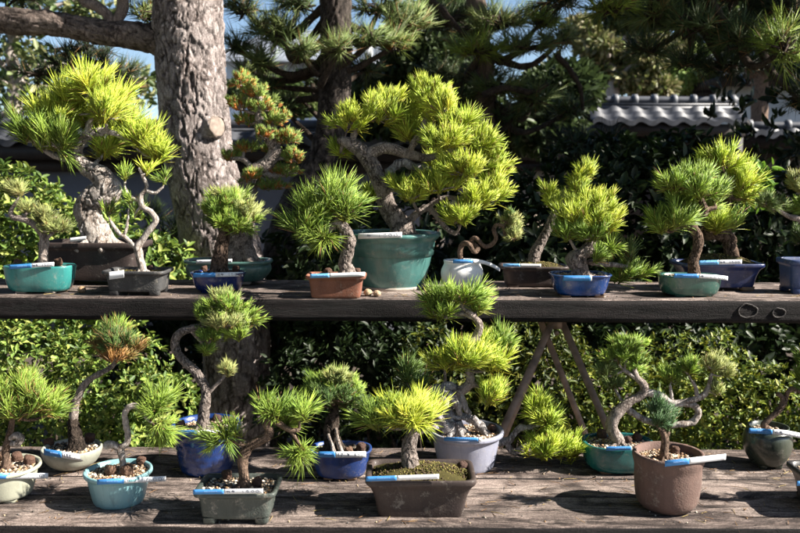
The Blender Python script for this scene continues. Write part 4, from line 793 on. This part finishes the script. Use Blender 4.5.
for (px, py, r, dx, dy, ln, off) in ((189,28,8.5,.12,-1,.016,.094),(221,129,9.5,.80,-.6,.055,.070)):
    q = np.array(P(px if off > .08 else px-9, py, Yb))-np.array([0,off,0]); t = unit(np.array([dx,dy,.08])); rr = r*sc(Yb); mb = MB()
    tube(mb, [(*(q-t*.03), rr*1.9), (*(q-t*.008), rr*1.55), (*(q+t*ln*.5), rr*1.18), (*(q+t*ln*.96), rr*1.05)], 30, step=.004, rough=.22, fr=45, cap=False)
    st_ = mb.build('branch_stub', M_BARK['big'], bt)
    mb = MB(); u_ = unit(np.cross(t, (0,0,1))); w_ = np.cross(u_, t); V = [q+t*(ln*.97)]; K = 30
    for f, h in ((.3,.0),(.6,.0),(.85,-.0008),(1.0,-.003),(1.08,-.008)):
        V += [q+t*(ln*.97+h)+(u_*math.cos(k/K*6.283)+w_*math.sin(k/K*6.283))*rr*f*(1+.06*noise.noise(Vector((math.cos(k/K*6.283)*2, math.sin(k/K*6.283)*2, off*40)))) for k in range(K)]
    mb.add(V, [(1+i*K+k, 1+i*K+(k+1)%K, 1+(i+1)*K+(k+1)%K, 1+(i+1)*K+k) for i in range(4) for k in range(K)], [(0,1+(k+1)%K,1+k) for k in range(K)])
    mb.build('cut_face', M_CUT, st_, smooth=False)
def crown(root, pads, L_, w, nn, bark='dark', seg=1, name='crown', dens=1., A=None, branch=None):
    """pads: px,py,Y,rx,ry,pal[,depth radius]"""
    fol = MB(); tw = MB()
    for pd in pads:
        px, py, Y, rx, ry, pal = pd[:6]; s = sc(Y); l = L_*s; rz = pd[6] if len(pd) > 6 else (rx+ry)/2*s*.8
        ex, ez = max(rx*s-l*.6, rx*s*.3), max(ry*s-l*.6, ry*s*.25); k = max(4, int(dens*rx*ry*3.14/(L_*L_*.30))); c0 = np.array(P(px, py, Y))
        off = unit(rng.normal(size=(k,3)))*rng.random((k,1))**.4*np.array([ex,rz,ez]); tips = c0+off; dirs = off/np.array([ex,rz,ez])*.8+np.array([0,0,.45])+rng.normal(size=(k,3))*.3
        tufts(fol, tips, dirs, nn, l, w*s, pal, 1.15, seg, dead=.06)
        for q in tips: 
            m1 = (c0+q)/2+rng.normal(size=3)*.02; tube(tw, [(*(c0-np.array([0,0,ez*.5])), .006), (*m1, .004), (*q, .003)], 4, step=.08, rough=0, cap=False)
        if A is not None:
            j = np.argmin(np.linalg.norm(A[:,:3]-c0,axis=1)); a0 = A[j]; m1 = (a0[:3]+c0)/2+np.array([rng.normal()*.05,0,-.08+rng.normal()*.05]); r0 = min(a0[3]*.5, .02)
            tube(tw, [(*a0[:3], r0), (*m1, r0*.8), (*(c0-np.array([0,0,ez*.5])), r0*.45)], 8, rough=.25, fr=20)
    fol.build(name, M_NEEDLE, root, smooth=False); tw.build('twigs', M_BARK[bark], root)
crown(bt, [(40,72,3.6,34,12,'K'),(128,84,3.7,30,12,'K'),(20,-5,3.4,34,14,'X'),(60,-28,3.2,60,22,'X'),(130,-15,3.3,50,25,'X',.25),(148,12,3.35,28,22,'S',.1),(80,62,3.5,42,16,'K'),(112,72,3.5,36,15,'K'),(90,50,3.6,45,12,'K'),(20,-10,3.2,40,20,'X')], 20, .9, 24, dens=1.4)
# second pine: trunk beside the teal pot's crown
st = empty('pine_tree', P(300,445,3.7)*np.array([1,1,0]), 'slim dark pine trunk rising behind the big teal pot bonsai', 'tree', 'pines growing behind the benches')
mb = MB(); g0 = P(262, 560, 3.7); Pth = [(g0[0], g0[1], -.05, .10)]+[pp(x,y,r,3.7) for x,y,r in ((266,400,14),(270,300,15),(281,240,14.5),(297,200,14.5),(314,172,14.5),(328,146,15),(334,112,15),(336,60,14.8),(336,0,14.5),(337,-50,13.5),(335,-130,12))]
A2 = tube(mb, Pth, 70, step=.012, rough=.1, fr=15, disp=bark_disp(.009, 26, 14)); mb.build('trunk', mat_bark('second_pine_bark', (.14,.115,.10), (.04,.032,.028), 45, zs=.5, attr=True), st)
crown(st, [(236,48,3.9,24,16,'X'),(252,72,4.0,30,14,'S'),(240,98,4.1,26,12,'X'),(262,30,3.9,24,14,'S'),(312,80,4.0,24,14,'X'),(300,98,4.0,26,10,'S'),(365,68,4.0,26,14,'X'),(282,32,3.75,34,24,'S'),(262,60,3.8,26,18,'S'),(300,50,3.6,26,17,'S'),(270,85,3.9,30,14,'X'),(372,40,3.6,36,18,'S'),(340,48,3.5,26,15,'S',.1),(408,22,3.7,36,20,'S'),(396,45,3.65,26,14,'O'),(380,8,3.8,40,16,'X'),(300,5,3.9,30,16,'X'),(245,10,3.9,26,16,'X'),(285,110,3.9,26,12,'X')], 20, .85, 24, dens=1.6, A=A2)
# third pine
t3 = empty('pine_tree', P(483,445,4.2)*np.array([1,1,0]), 'pine with brown trunk and blurred grey-green boughs above the teal pot crown', 'tree', 'pines growing behind the benches')
mb = MB(); g0 = P(486, 470, 4.2); A3 = tube(mb, [(g0[0],g0[1],-.05,.09)]+[pp(x,y,r,4.2) for x,y,r in ((486,300,12),(484,180,11),(483,120,11),(484,70,10),(478,20,9),(470,-40,8))], 40, step=.02, rough=.15, fr=15, disp=bark_disp(.008, 26, 14)); mb.build('trunk', M_BARK['mid'], t3)
for pth in (((556,55,3),(570,70,2.6),(580,88,2.2),(583,110,1.6)), ((483,95,4),(505,88,3.4),(530,92,2.6),(548,84,2)), ((430,0,4),(440,8,3.6),(452,22,3),(470,40,2.5))):
    mb = MB(); tube(mb, [pp(*q, 4.0) for q in pth], 10, rough=.3, fr=18); mb.build('bough', M_BARK['dark'], t3)
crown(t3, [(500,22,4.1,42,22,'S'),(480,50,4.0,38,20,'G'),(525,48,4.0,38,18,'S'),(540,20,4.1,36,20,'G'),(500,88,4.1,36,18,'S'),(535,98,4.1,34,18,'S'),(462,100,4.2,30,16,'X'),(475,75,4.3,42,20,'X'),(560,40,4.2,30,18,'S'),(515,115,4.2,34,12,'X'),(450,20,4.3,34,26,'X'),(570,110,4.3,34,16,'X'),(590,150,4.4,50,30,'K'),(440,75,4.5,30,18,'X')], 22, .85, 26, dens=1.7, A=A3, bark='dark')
# right-hand pine overhanging the frame
t4 = empty('pine_tree', (2.9, 3.7, 0), 'pine overhanging the upper right with dark boughs and starry needle tufts', 'tree', 'pines growing behind the benches')
mb = MB(); A4 = tube(mb, [(2.9,3.7,-.05,.15),(2.85,3.7,1.2,.13),(2.75,3.65,2.2,.11),(2.6,3.6,3.1,.09),(2.5,3.5,4.2,.05)], 40, step=.03, rough=.15, fr=12, disp=bark_disp(.012, 22, 12)); mb.build('trunk', M_BARK['mid'], t4)
mb = MB(); A5 = tube(mb, [(2.7,3.65,2.5,.06),(2.1,3.5,2.35,.05),(1.5,3.3,2.22,.04),(.9,3.1,2.2,.03),(.4,3.0,2.25,.02)], 16, rough=.2, fr=12); mb.build('limb', M_BARK['dark'], t4)
for pth in (((2.1,3.5,2.35,.03),(1.9,3.2,2.15,.022),(1.55,3.0,1.98,.015)), ((1.5,3.3,2.22,.03),(1.35,3.2,2.1,.02),(1.25,3.1,2.0,.013))): mb = MB(); tube(mb, pth, 10, rough=.2, fr=14); mb.build('side_limb', M_BARK['dark'], t4)
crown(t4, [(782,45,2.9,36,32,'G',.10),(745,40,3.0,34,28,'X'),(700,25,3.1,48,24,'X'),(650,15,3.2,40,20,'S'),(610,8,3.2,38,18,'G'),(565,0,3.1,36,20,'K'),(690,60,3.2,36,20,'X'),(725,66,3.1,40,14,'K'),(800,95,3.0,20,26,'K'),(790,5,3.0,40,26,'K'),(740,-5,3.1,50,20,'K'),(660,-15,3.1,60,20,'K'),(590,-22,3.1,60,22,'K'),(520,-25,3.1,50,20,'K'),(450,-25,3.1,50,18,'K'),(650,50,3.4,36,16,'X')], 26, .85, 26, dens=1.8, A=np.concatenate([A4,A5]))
# unseen higher storeys added to this tree, placed to shade the garden behind the shelves
hi = []
for _ in range(46):
    x = random.uniform(1.3, 4.6); z = random.uniform(2.45, 2.4+.72*max(.2, x-.9)); z = min(z, 4.6); y = random.uniform(2.75, 4.9)
    hi.append((x, y, z, random.uniform(.3,.5), random.uniform(.3,.45), random.uniform(.12,.2)))
fol = MB(); tw = MB()
for x, y, z, rx, ry, rz in hi:
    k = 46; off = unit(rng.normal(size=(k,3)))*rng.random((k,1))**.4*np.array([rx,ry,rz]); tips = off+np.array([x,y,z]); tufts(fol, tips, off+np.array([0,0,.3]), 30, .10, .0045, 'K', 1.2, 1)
    j = np.argmin(np.linalg.norm(A4[:,:3]-np.array([x,y,z]),axis=1)); tube(tw, [(*A4[j,:3], .03), ((A4[j,0]+x)/2, (A4[j,1]+y)/2, (A4[j,2]+z)/2-.05, .02), (x, y, z, .01)], 6, step=.1, rough=.1, fr=10)
fol.build('shade_crown', M_NEEDLE, t4, smooth=False); tw.build('twigs', M_BARK['dark'], t4)
fol = MB(); tw = MB(); top = np.array(P(190,-260,Yb))  # unseen crown added to the old pine to shade the left garden wall
for _ in range(44):
    x = random.uniform(-2.6, 1.6); y = random.uniform(4.3, 6.4); z = random.uniform(3.05, 4.6)
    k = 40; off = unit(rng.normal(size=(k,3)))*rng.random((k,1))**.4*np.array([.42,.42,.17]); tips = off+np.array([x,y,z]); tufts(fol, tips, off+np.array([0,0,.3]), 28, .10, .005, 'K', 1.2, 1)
    tube(tw, [(*top, .05), ((top[0]+x)/2, (top[1]+y)/2, (top[2]+z)/2+.15, .03), (x, y, z, .01)], 6, step=.1, rough=.1, fr=10)
fol.build('shade_crown', M_NEEDLE, bt, smooth=False); tw.build('shade_limbs', M_BARK['dark'], bt)
# unseen crown added over the benches to cut sky light, clear of the sun
fol = MB(); tw = MB()
for i in range(190):
    z = random.uniform(3.3, 4.8); x = random.uniform(-5.0, 1.3*(z-1.65)-1.45); y = random.uniform(-3.2, 4.2)
    k = 44; off = unit(rng.normal(size=(k,3)))*rng.random((k,1))**.4*np.array([.5,.5,.18]); tips = off+np.array([x,y,z]); tufts(fol, tips, off+np.array([0,0,.3]), 22, .12, .0065, 'K', 1.2, 1)
    tube(tw, [(*top, .05), ((top[0]+x)/2, (top[1]+y)/2, (top[2]+z)/2+.15, .03), (x, y, z, .01)], 6, step=.12, rough=.1, fr=10)
fol.build('sky_block_crown', M_NEEDLE, bt, smooth=False); tw.build('sky_block_limbs', M_BARK['dark'], bt)
bush('added_shade_tree', 'added tall dark leaf screen left of the benches, blocking sky light', 'tree', [(-4.2,y,z,.7,.9,1.1) for y in (-2,0,2,4) for z in (1.2,3.0)], 9000, .16, DRKH, None, 6, True, .5)  # unseen trees added to cut the sky fill from the left
bush('added_shade_tree', 'added tall dark leaf screen behind the viewer, blocking sky light', 'tree', [(x,-4.6,z,1.0,.7,1.2) for x in (-3.5,-1.8,-.1,1.6) for z in (1.2,3.2)], 9000, .16, DRKH, None, 6, True, .5)  # unseen trees added to cut the sky fill from the camera side
# evergreen added at the right to shade the shrubs, mostly out of the frame
bush('added_shade_tree', 'dense dark evergreen added at the right to shade the shrubs behind the shelves', 'tree', [(2.4,3.6,1.6,.6,.7,.9),(3.1,3.9,2.2,.8,.9,1.2),(2.1,3.3,1.0,.45,.4,.7),(2.75,3.2,2.9,.7,.5,.8),(3.8,3.6,3.0,.9,.9,1.4),(2.2,4.3,1.9,.6,.6,.6)], 15000, .075, DRKH, None, 7, True, .5)
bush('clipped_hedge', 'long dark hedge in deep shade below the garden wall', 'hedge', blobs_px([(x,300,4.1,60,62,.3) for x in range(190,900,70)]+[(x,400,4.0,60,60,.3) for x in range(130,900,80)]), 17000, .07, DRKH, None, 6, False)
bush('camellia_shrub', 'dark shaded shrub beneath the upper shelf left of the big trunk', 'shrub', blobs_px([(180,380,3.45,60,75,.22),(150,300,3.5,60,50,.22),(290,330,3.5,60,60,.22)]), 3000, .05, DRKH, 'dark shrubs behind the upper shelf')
# low seedling pines by the trunk
lp = empty('pine_shrub', P(185,290,3.25)*np.array([1,1,0]), 'low dark green pine shrub at the left foot of the big trunk', 'shrub')
crown(lp, [(150,215,3.3,30,22,'X'),(172,235,3.3,26,22,'X'),(150,250,3.2,26,18,'D'),(185,265,3.3,24,24,'X'),(160,285,3.2,40,20,'X')], 22, .9, 24, dens=1.0)
# far trees: cloud-pruned tree above the tiled roof, loose tree against the sky, dark masses
def fartree(label, trunk, blobs, n, ls, cols, Y, bark='brown', kind='broadleaf_tree', group='trees far behind the garden wall'):
    root = empty(kind, P(trunk[0][0], 300, Y)*np.array([1,1,0]), label, 'tree', group)
    mb = MB(); q = P(trunk[0][0], trunk[0][1], Y); pth = [(q[0], Y, 0, trunk[0][2]*1.3*sc(Y))]+[pp(x,y,r,Y) for x,y,r in trunk]; A = tube(mb, pth, 14, rough=.2, fr=4)
    B = np.array(blobs_px([(a,b,Y+c,d,e,f) for a,b,c,d,e,f in blobs]))
    for b in B:
        j = np.argmin(np.linalg.norm(A[:,:3]-b[:3],axis=1)); a0 = A[j]; m_ = (a0[:3]+b[:3])/2+rng.normal(size=3)*.12
        r0 = min(a0[3]*.6, 3.2*sc(Y)); tube(mb, [(*a0[:3], r0), (*m_, r0*.8), (*b[:3], r0*.5), (*(b[:3]+rng.normal(size=3)*b[3:]*.5), r0*.25)], 8, rough=.2, fr=5)
    mb.build('trunk', M_BARK[bark], root)
    pick = rng.integers(0, len(B), n); b = B[pick]; g = unit(rng.normal(size=(n,3))); c = b[:,:3]+g*b[:,3:]*rng.random((n,1))**.45
    cc = np.array(cols)[rng.integers(0,len(cols),n)]*np.exp(rng.normal(size=(n,1))*.25); m2 = MB(); ln = ls*rng.uniform(.6,1.3,n)
    leaves(m2, c, unit(g+rng.normal(size=(n,3))*.8), unit(rng.normal(size=(n,3))+np.array([0,0,1.])), ln, ln*.45, np.clip(cc,.003,.7)); m2.build('crown', M_LEAF, root, smooth=False)
    return root
OL = [(.30,.28,.12),(.22,.24,.08),(.38,.34,.18),(.14,.18,.05)]; GR = [(.07,.11,.035),(.12,.16,.05),(.04,.07,.02)]; DK = [(.035,.055,.02),(.05,.075,.025)]
fartree('loose tree with pale bent branches and sparse leaves against the sky at far left', [(14,140,9),(14,100,8),(16,75,7),(10,50,5),(22,20,4)], [(12,45,0,26,14,.5),(45,62,.2,24,12,.4),(10,85,0,30,18,.5),(52,88,.2,28,14,.4),(40,8,0,34,12,.5),(75,12,.3,30,10,.4),(5,112,.2,30,14,.4),(96,10,.3,24,9,.3),(70,105,.1,30,12,.4),(125,95,.3,28,12,.4),(138,78,.4,20,10,.3)], 1700, .085, GR+[(.2,.24,.1),(.3,.3,.14)], 7., 'pale')
fartree('cloud-pruned tree with tan pads rising over the tiled roof ridge', [(612,100,7),(618,80,6),(606,60,5),(622,40,4)], [(598,48,0,22,10,.5),(625,56,.2,20,9,.5),(648,66,0,18,9,.4),(600,72,.3,24,9,.5),(630,82,.1,26,9,.5),(655,88,.2,20,8,.5),(586,30,.3,26,12,.5),(640,35,.3,26,12,.5),(668,50,.5,20,12,.5)], 9000, .10, [tuple(v*.75 for v in c) for c in OL], 12., 'pale')
fartree('light green rounded tree just behind the tiled roof', [(690,105,6),(690,85,5),(688,60,4)], [(678,78,0,24,16,.6),(662,92,.3,20,12,.5),(700,62,.4,30,18,.6),(590,92,.3,22,9,.5)], 5200, .11, [(.22,.32,.08),(.16,.25,.06),(.3,.36,.12)], 14.)
fartree('dark evergreen mass between the two inner pine trunks', [(430,130,8),(428,90,7),(425,50,5)], [(430,60,0,45,24,.6),(400,85,.2,50,18,.6),(450,95,.1,50,22,.6),(395,110,.4,60,16,.5),(425,125,.3,90,14,.5),(440,25,.2,50,20,.5),(525,130,.3,60,22,.5),(560,90,.3,40,26,.5)], 15000, .09, DK, 6.5)
fartree('small green tree in front of the grey building beside the dark trunk', [(275,120,5),(275,105,4),(274,98,3)], [(270,100,0,24,12,.4),(250,92,.2,20,12,.4),(300,104,.2,22,9,.4),(285,88,.2,16,8,.3)], 4200, .08, GR+[(.16,.25,.08)], 8.)
fartree('dark leafy tree crossing the upper right corner of the sky', [(760,100,8),(752,70,7),(740,40,5)], [(720,15,0,50,20,.6),(770,40,0,50,30,.6),(690,-5,0,60,15,.5),(640,12,.5,40,14,.5),(800,20,0,40,50,.6)], 9000, .11, DK+GR, 9.)

# ---------------------------------------------------------------- tiled garden wall, gate roof, buildings
M_TILE = mat_plain('grey_roof_tile', (.07,.075,.09), .5, .25, 12); M_TILEW = mat_plain('pale_mortar_tile', (.15,.155,.17), .55, .2, 20); M_PLAST = mat_plain('beige_plaster', (.34,.28,.22), .9, .12, 6); M_PLW = mat_plain('white_plaster', (.72,.73,.72), .9, .08, 4)
M_TIMB = mat_plain('dark_timber', (.022,.015,.012), .7, .3, 20); M_PLG = mat_plain('grey_plaster', (.22,.22,.25), .9, .1, 5)
def tiled(root, x0, x1, Y, zr, ze, run, pitch=.20, rows=3, back=True):
    """tile slope falling towards the camera from ridge height zr to eave ze"""
    mb = MB(); n = int((x1-x0)/pitch)*12+1; amp = .030
    for sgn in ((-1,1) if back else (-1,)):
        V = []; 
        for r in range(rows):
            for e in (0,1):
                t = (r+e)/rows
                for i in range(n):
                    x = x0+(x1-x0)*i/(n-1); u = ((x-x0)/pitch)%1; w = amp*(math.sin(u*math.pi*2)*.6+abs(math.sin(u*math.pi))*.7)
                    V.append((x, Y+sgn*run*t, zr+(ze-zr)*t+w+(.045 if e else .0)))
        i_ = [(k*n+i, k*n+i+1, (k+1)*n+i+1, (k+1)*n+i) for k in range(rows*2-1) for i in range(n-1)]
        mb.add(V, i_)
        lo = (rows*2-1)*n; V2 = []; 
        for i in range(n):
            v = V[lo+i]; V2 += [v, (v[0], v[1]-sgn*.002, v[2]-.05)]
        mb.add(V2, [(2*i,2*i+2,2*i+3,2*i+1) for i in range(n-1)])
    mb.build('roof_tiles', M_TILE, root, smooth=True)
    mr = MB(); box(mr, x0-.02, x1+.02, Y-.08, Y+.08, zr-.02, zr+.022); box(mr, x0-.01, x1+.01, Y-.065, Y+.065, zr+.03, zr+.05); tube(mr, [(x0-.03,Y,zr+.085,.04),(x1+.03,Y,zr+.085,.04)], 14, step=.3, rough=0); mr.build('ridge_cap', M_TILE, root, smooth=False)
    x = x0+.1
    while x < x1: mk = MB(); tube(mk, [(x-.022,Y,zr+.088,.056),(x+.022,Y,zr+.088,.056)], 14, step=.03, rough=0); mk.build('ridge_band', M_TILEW, root, smooth=False); x += pitch*.97*(1 if x1-x0 < 3 else 2)
    mu = MB(); box(mu, x0, x1, Y-run*.90, Y+run*.90, ze-.10, ze+.012); box(mu, x0+.05, x1-.05, Y-run*.45, Y+run*.45, ze-.20, ze-.105); mu.build('eave_board', M_TIMB, root, smooth=False)
Yg = 8.5; q0, q1 = P(620,118,Yg), P(733,118,Yg); zr = P(680,104,Yg)[2]-.05; ze = P(680,123,Yg-.35)[2]-.02
gr = empty('tiled_gate', (q0[0], Yg, 0), 'grey tiled gate roof with round ridge bands above dark shrubs', 'gate')
tiled(gr, P(585,118,Yg)[0], q1[0], Yg, zr, ze, .36, rows=3)
mb = MB(); box(mb, P(600,118,Yg)[0], q1[0]-.15, Yg-.1, Yg+.1, 0, ze-.15); mb.build('wall', M_TIMB, gr, smooth=False)
for xx in (q1[0]-.06, P(590,118,Yg)[0]):
    mb = MB(); box(mb, xx-.05, xx+.05, Yg-.30, Yg-.2, 0, ze-.11); mb.build('post', M_TIMB, gr, smooth=False)
mb = MB(); V = [(q1[0]+.03,Yg-.33,ze-.02),(q1[0]+.03,Yg+.33,ze-.02),(q1[0]+.03,Yg,zr+.0),(q1[0]+.07,Yg-.33,ze-.02),(q1[0]+.07,Yg+.33,ze-.02),(q1[0]+.07,Yg,zr)]
mb.add(V, [(0,3,4,1),(0,2,5,3),(1,4,5,2)], [(0,1,2),(3,5,4)]); mb.build('gable_board', M_TIMB, gr, smooth=False)
def gwall(label, xa, xb, Y, zr, ze, mat, run=.30):
    w = empty('garden_wall', (xa, Y, 0), label, 'wall', 'tile-capped garden walls'); tiled(w, xa, xb, Y, zr, ze, run, rows=2)
    mb = MB(); box(mb, xa, xb, Y-.09, Y+.09, 0, ze-.15); mb.build('plaster', mat, w, smooth=False)
    mb = MB(); box(mb, xa, xb, Y-.15, Y+.15, 0, .35); mb.build('footing', M_TILE, w, smooth=False)
gwall('tile-capped plaster wall running left behind the big pine trunk', P(-120,150,6.9)[0], P(440,150,6.9)[0], 6.9, P(100,122,6.9)[2]-.1, P(100,146,6.6)[2], M_PLG)
gwall('beige plaster wall with a tile cap seen past the teal pot crown', P(446,150,8.2)[0], P(606,150,8.2)[0], 8.2, P(500,140,8.2)[2]-.1, P(500,149,7.9)[2], M_PLAST)
gwall('low tile-capped beige wall at the right edge behind the yellow bonsai', P(738,150,8.6)[0], P(1000,150,8.6)[0], 8.6, P(760,122,8.6)[2]-.12, P(760,136,8.3)[2]-.02, M_PLAST, .4)
wh = empty('white_house', (P(770,100,13)[0], 13, 0), 'white plaster house wall with grey tile roof behind the gate at right', 'house', 'buildings behind the garden')
mb = MB(); box(mb, P(728,100,13)[0], P(1000,100,13)[0], 13, 17, 0, P(760,78,13)[2]); mb.build('wall', M_PLW, wh, smooth=False)
tiled(wh, P(715,100,12.8)[0], P(1000,100,12.8)[0], 14.4, P(700,52,14.4)[2], P(760,76,12.5)[2], 1.9, rows=6)
M_ROOFG = mat_plain('grey_metal_roof', (.34,.37,.42), .5, .08, 3); M_BLDW = mat_plain('pale_building_wall', (.80,.82,.85), .8, .05, 2); M_GLASS = mat_plain('dark_window_glass', (.05,.06,.08), .1, .1)
bw = empty('apartment_building', (P(320,100,22)[0], 22, 0), 'pale grey-roofed building far behind the slim pine trunk', 'building', 'buildings behind the garden')
X = lambda px: P(px,80,22)[0]; Z = lambda py: P(300,py,22)[2]
mb = MB(); box(mb, X(226), X(470), 22, 30, 0, Z(58)); mb.build('wall', M_BLDW, bw, smooth=False)
mb = MB(); a, b, c = X(215), X(480), Z(60); hz = P(300,30,26)[2]
mb.add([(a,21.4,c),(b,21.4,c),(a+.9,26,hz),(b,26,hz),(a,30.6,c),(b,30.6,c),(a,21.4,c-.12),(b,21.4,c-.12)], [(0,1,3,2),(2,3,5,4),(6,7,1,0)], [(0,2,4)]); mb.build('roof', M_ROOFG, bw, smooth=False)
for i in range(6):
    xa = X(262+i*32); mb = MB(); box(mb, xa, xa+.62, 21.93, 22.02, Z(76), Z(68)); f = mb.build('window', M_BLDW, bw, smooth=False)
    mb = MB(); box(mb, xa+.05, xa+.57, 21.90, 21.925, Z(75.2), Z(68.8)); mb.build('pane', M_GLASS, f, smooth=False)
wt = empty('rooftop_tank', (P(386,50,19)[0], 19, 0), 'white cylindrical tanks on a pale block behind the pine boughs', 'tank')
mb = MB(); box(mb, P(352,50,19)[0], P(440,50,19)[0], 19, 20.4, 0, P(386,58,19)[2]); mb.build('block', M_BLDW, wt, smooth=False)
for px in (366, 388): 
    q = P(px, 58, 19.5); mb = MB(); tube(mb, [(q[0],19.6,q[2]-.02,.24),(q[0],19.6,q[2]+.5,.24)], 24, step=.2, rough=0); tube(mb, [(q[0],19.6,q[2]+.5,.24),(q[0],19.6,q[2]+.6,.10)], 24, step=.2, rough=0); mb.build('tank_drum', M_PLW, wt)
# ---------------------------------------------------------------- ground, sky, sun
m, nt, b, out = newmat('garden_soil'); n = N(nt, 'ShaderNodeTexNoise', Scale=6.0, Detail=8.0, Roughness=.7); L(nt, coords(nt), n.inputs[0]); n2 = N(nt, 'ShaderNodeTexNoise', Scale=90.0, Detail=3.0); L(nt, coords(nt), n2.inputs[0])
L(nt, mixc(nt, .5, ramp(nt, n.outputs[0], [(.3,(.035,.025,.018)),(.6,(.08,.06,.045)),(.8,(.11,.09,.07))]), ramp(nt, n2.outputs[0], [(.3,.5),(.7,1.3)]), 'MULTIPLY'), b.inputs['Base Color']); b.inputs['Roughness'].default_value = .95; bump(nt, b, n2.outputs[0], .6, .01)
mb = MB(); V = []; gx = np.r_[-300,-80,np.linspace(-12,12,60),80,300]; gy = np.r_[-200,-30,np.linspace(-2,14,60),40,120,600]
for y in gy:
    for x in gx: V.append((x, y, .03*noise.noise(Vector((x*.8, y*.8, 0))) if abs(x) < 13 and -3 < y < 15 else 0))
k = len(gx); mb.add(V, [(j*k+i, j*k+i+1, (j+1)*k+i+1, (j+1)*k+i) for j in range(len(gy)-1) for i in range(k-1)]); tag(mb.build('ground', m, None), kind='structure')
m, nt, b, out = newmat('bounce_gravel'); n = N(nt, 'ShaderNodeTexNoise', Scale=4.0, Detail=6.0); L(nt, coords(nt), n.inputs[0]); n2 = N(nt, 'ShaderNodeTexVoronoi', Scale=110.0); L(nt, coords(nt), n2.inputs[0])
L(nt, mixc(nt, .5, ramp(nt, n.outputs[0], [(.3,(.40,.37,.33)),(.7,(.52,.48,.43))]), n2.outputs[1], 'MULTIPLY'), b.inputs['Base Color']); L(nt, ramp(nt, n.outputs[0], [(.3,(.30,.27,.24)),(.7,(.42,.38,.34))]), b.inputs['Base Color']); b.inputs['Roughness'].default_value = .95; bump(nt, b, n2.outputs[0], .8, .01)
mb = MB(); gx = np.linspace(-9, 9, 60); gy = np.linspace(-9, 1.25, 40)
mb.add([(x, y, .036+.03*noise.noise(Vector((x*.8, y*.8, 0)))) for y in gy for x in gx], [(j*60+i, j*60+i+1, (j+1)*60+i+1, (j+1)*60+i) for j in range(39) for i in range(59)]); tag(mb.build('path', m, None), kind='structure')  # unseen pale ground added to bounce light onto the pot fronts
SEL, SAZ = R(37), R(10)     # sun from the right, slightly from the camera side
sd = np.array([math.cos(SEL)*math.cos(SAZ), -math.cos(SEL)*math.sin(SAZ), math.sin(SEL)])
sl = bpy.data.lights.new('sun', 'SUN'); sl.energy = SUN_E; sl.angle = R(.53); sl.color = (1,.93,.83); so = bpy.data.objects.new('sun', sl); COL.objects.link(so)
so.rotation_euler = Vector(sd).to_track_quat('Z', 'Y').to_euler(); so.location = (5,-3,6)
w = bpy.data.worlds.new('World'); S.world = w; w.use_nodes = True; nt = w.node_tree; nt.nodes.clear()
o = nt.nodes.new('ShaderNodeOutputWorld'); bg = nt.nodes.new('ShaderNodeBackground'); sk = nt.nodes.new('ShaderNodeTexSky'); sk.sky_type = 'NISHITA'; sk.sun_disc = False
sk.sun_elevation = SEL; sk.sun_rotation = math.atan2(sd[0], sd[1]); sk.air_density = .85; sk.dust_density = .25; sk.ozone_density = 1.5
bg.inputs[1].default_value = SKY_S; nt.links.new(sk.outputs[0], bg.inputs[0]); nt.links.new(bg.outputs[0], o.inputs[0])
S.view_settings.view_transform = 'Standard'; S.view_settings.look = 'None'; S.view_settings.gamma = 1; S.view_settings.exposure = EXPO; S.view_settings.use_curve_mapping = False
S.render.engine = 'CYCLES'; S.cycles.max_bounces = 6; S.cycles.diffuse_bounces = 3; S.cycles.transmission_bounces = 3; S.cycles.use_denoising = True
for ob in bpy.data.objects:
    if '_o' in ob: del ob['_o']
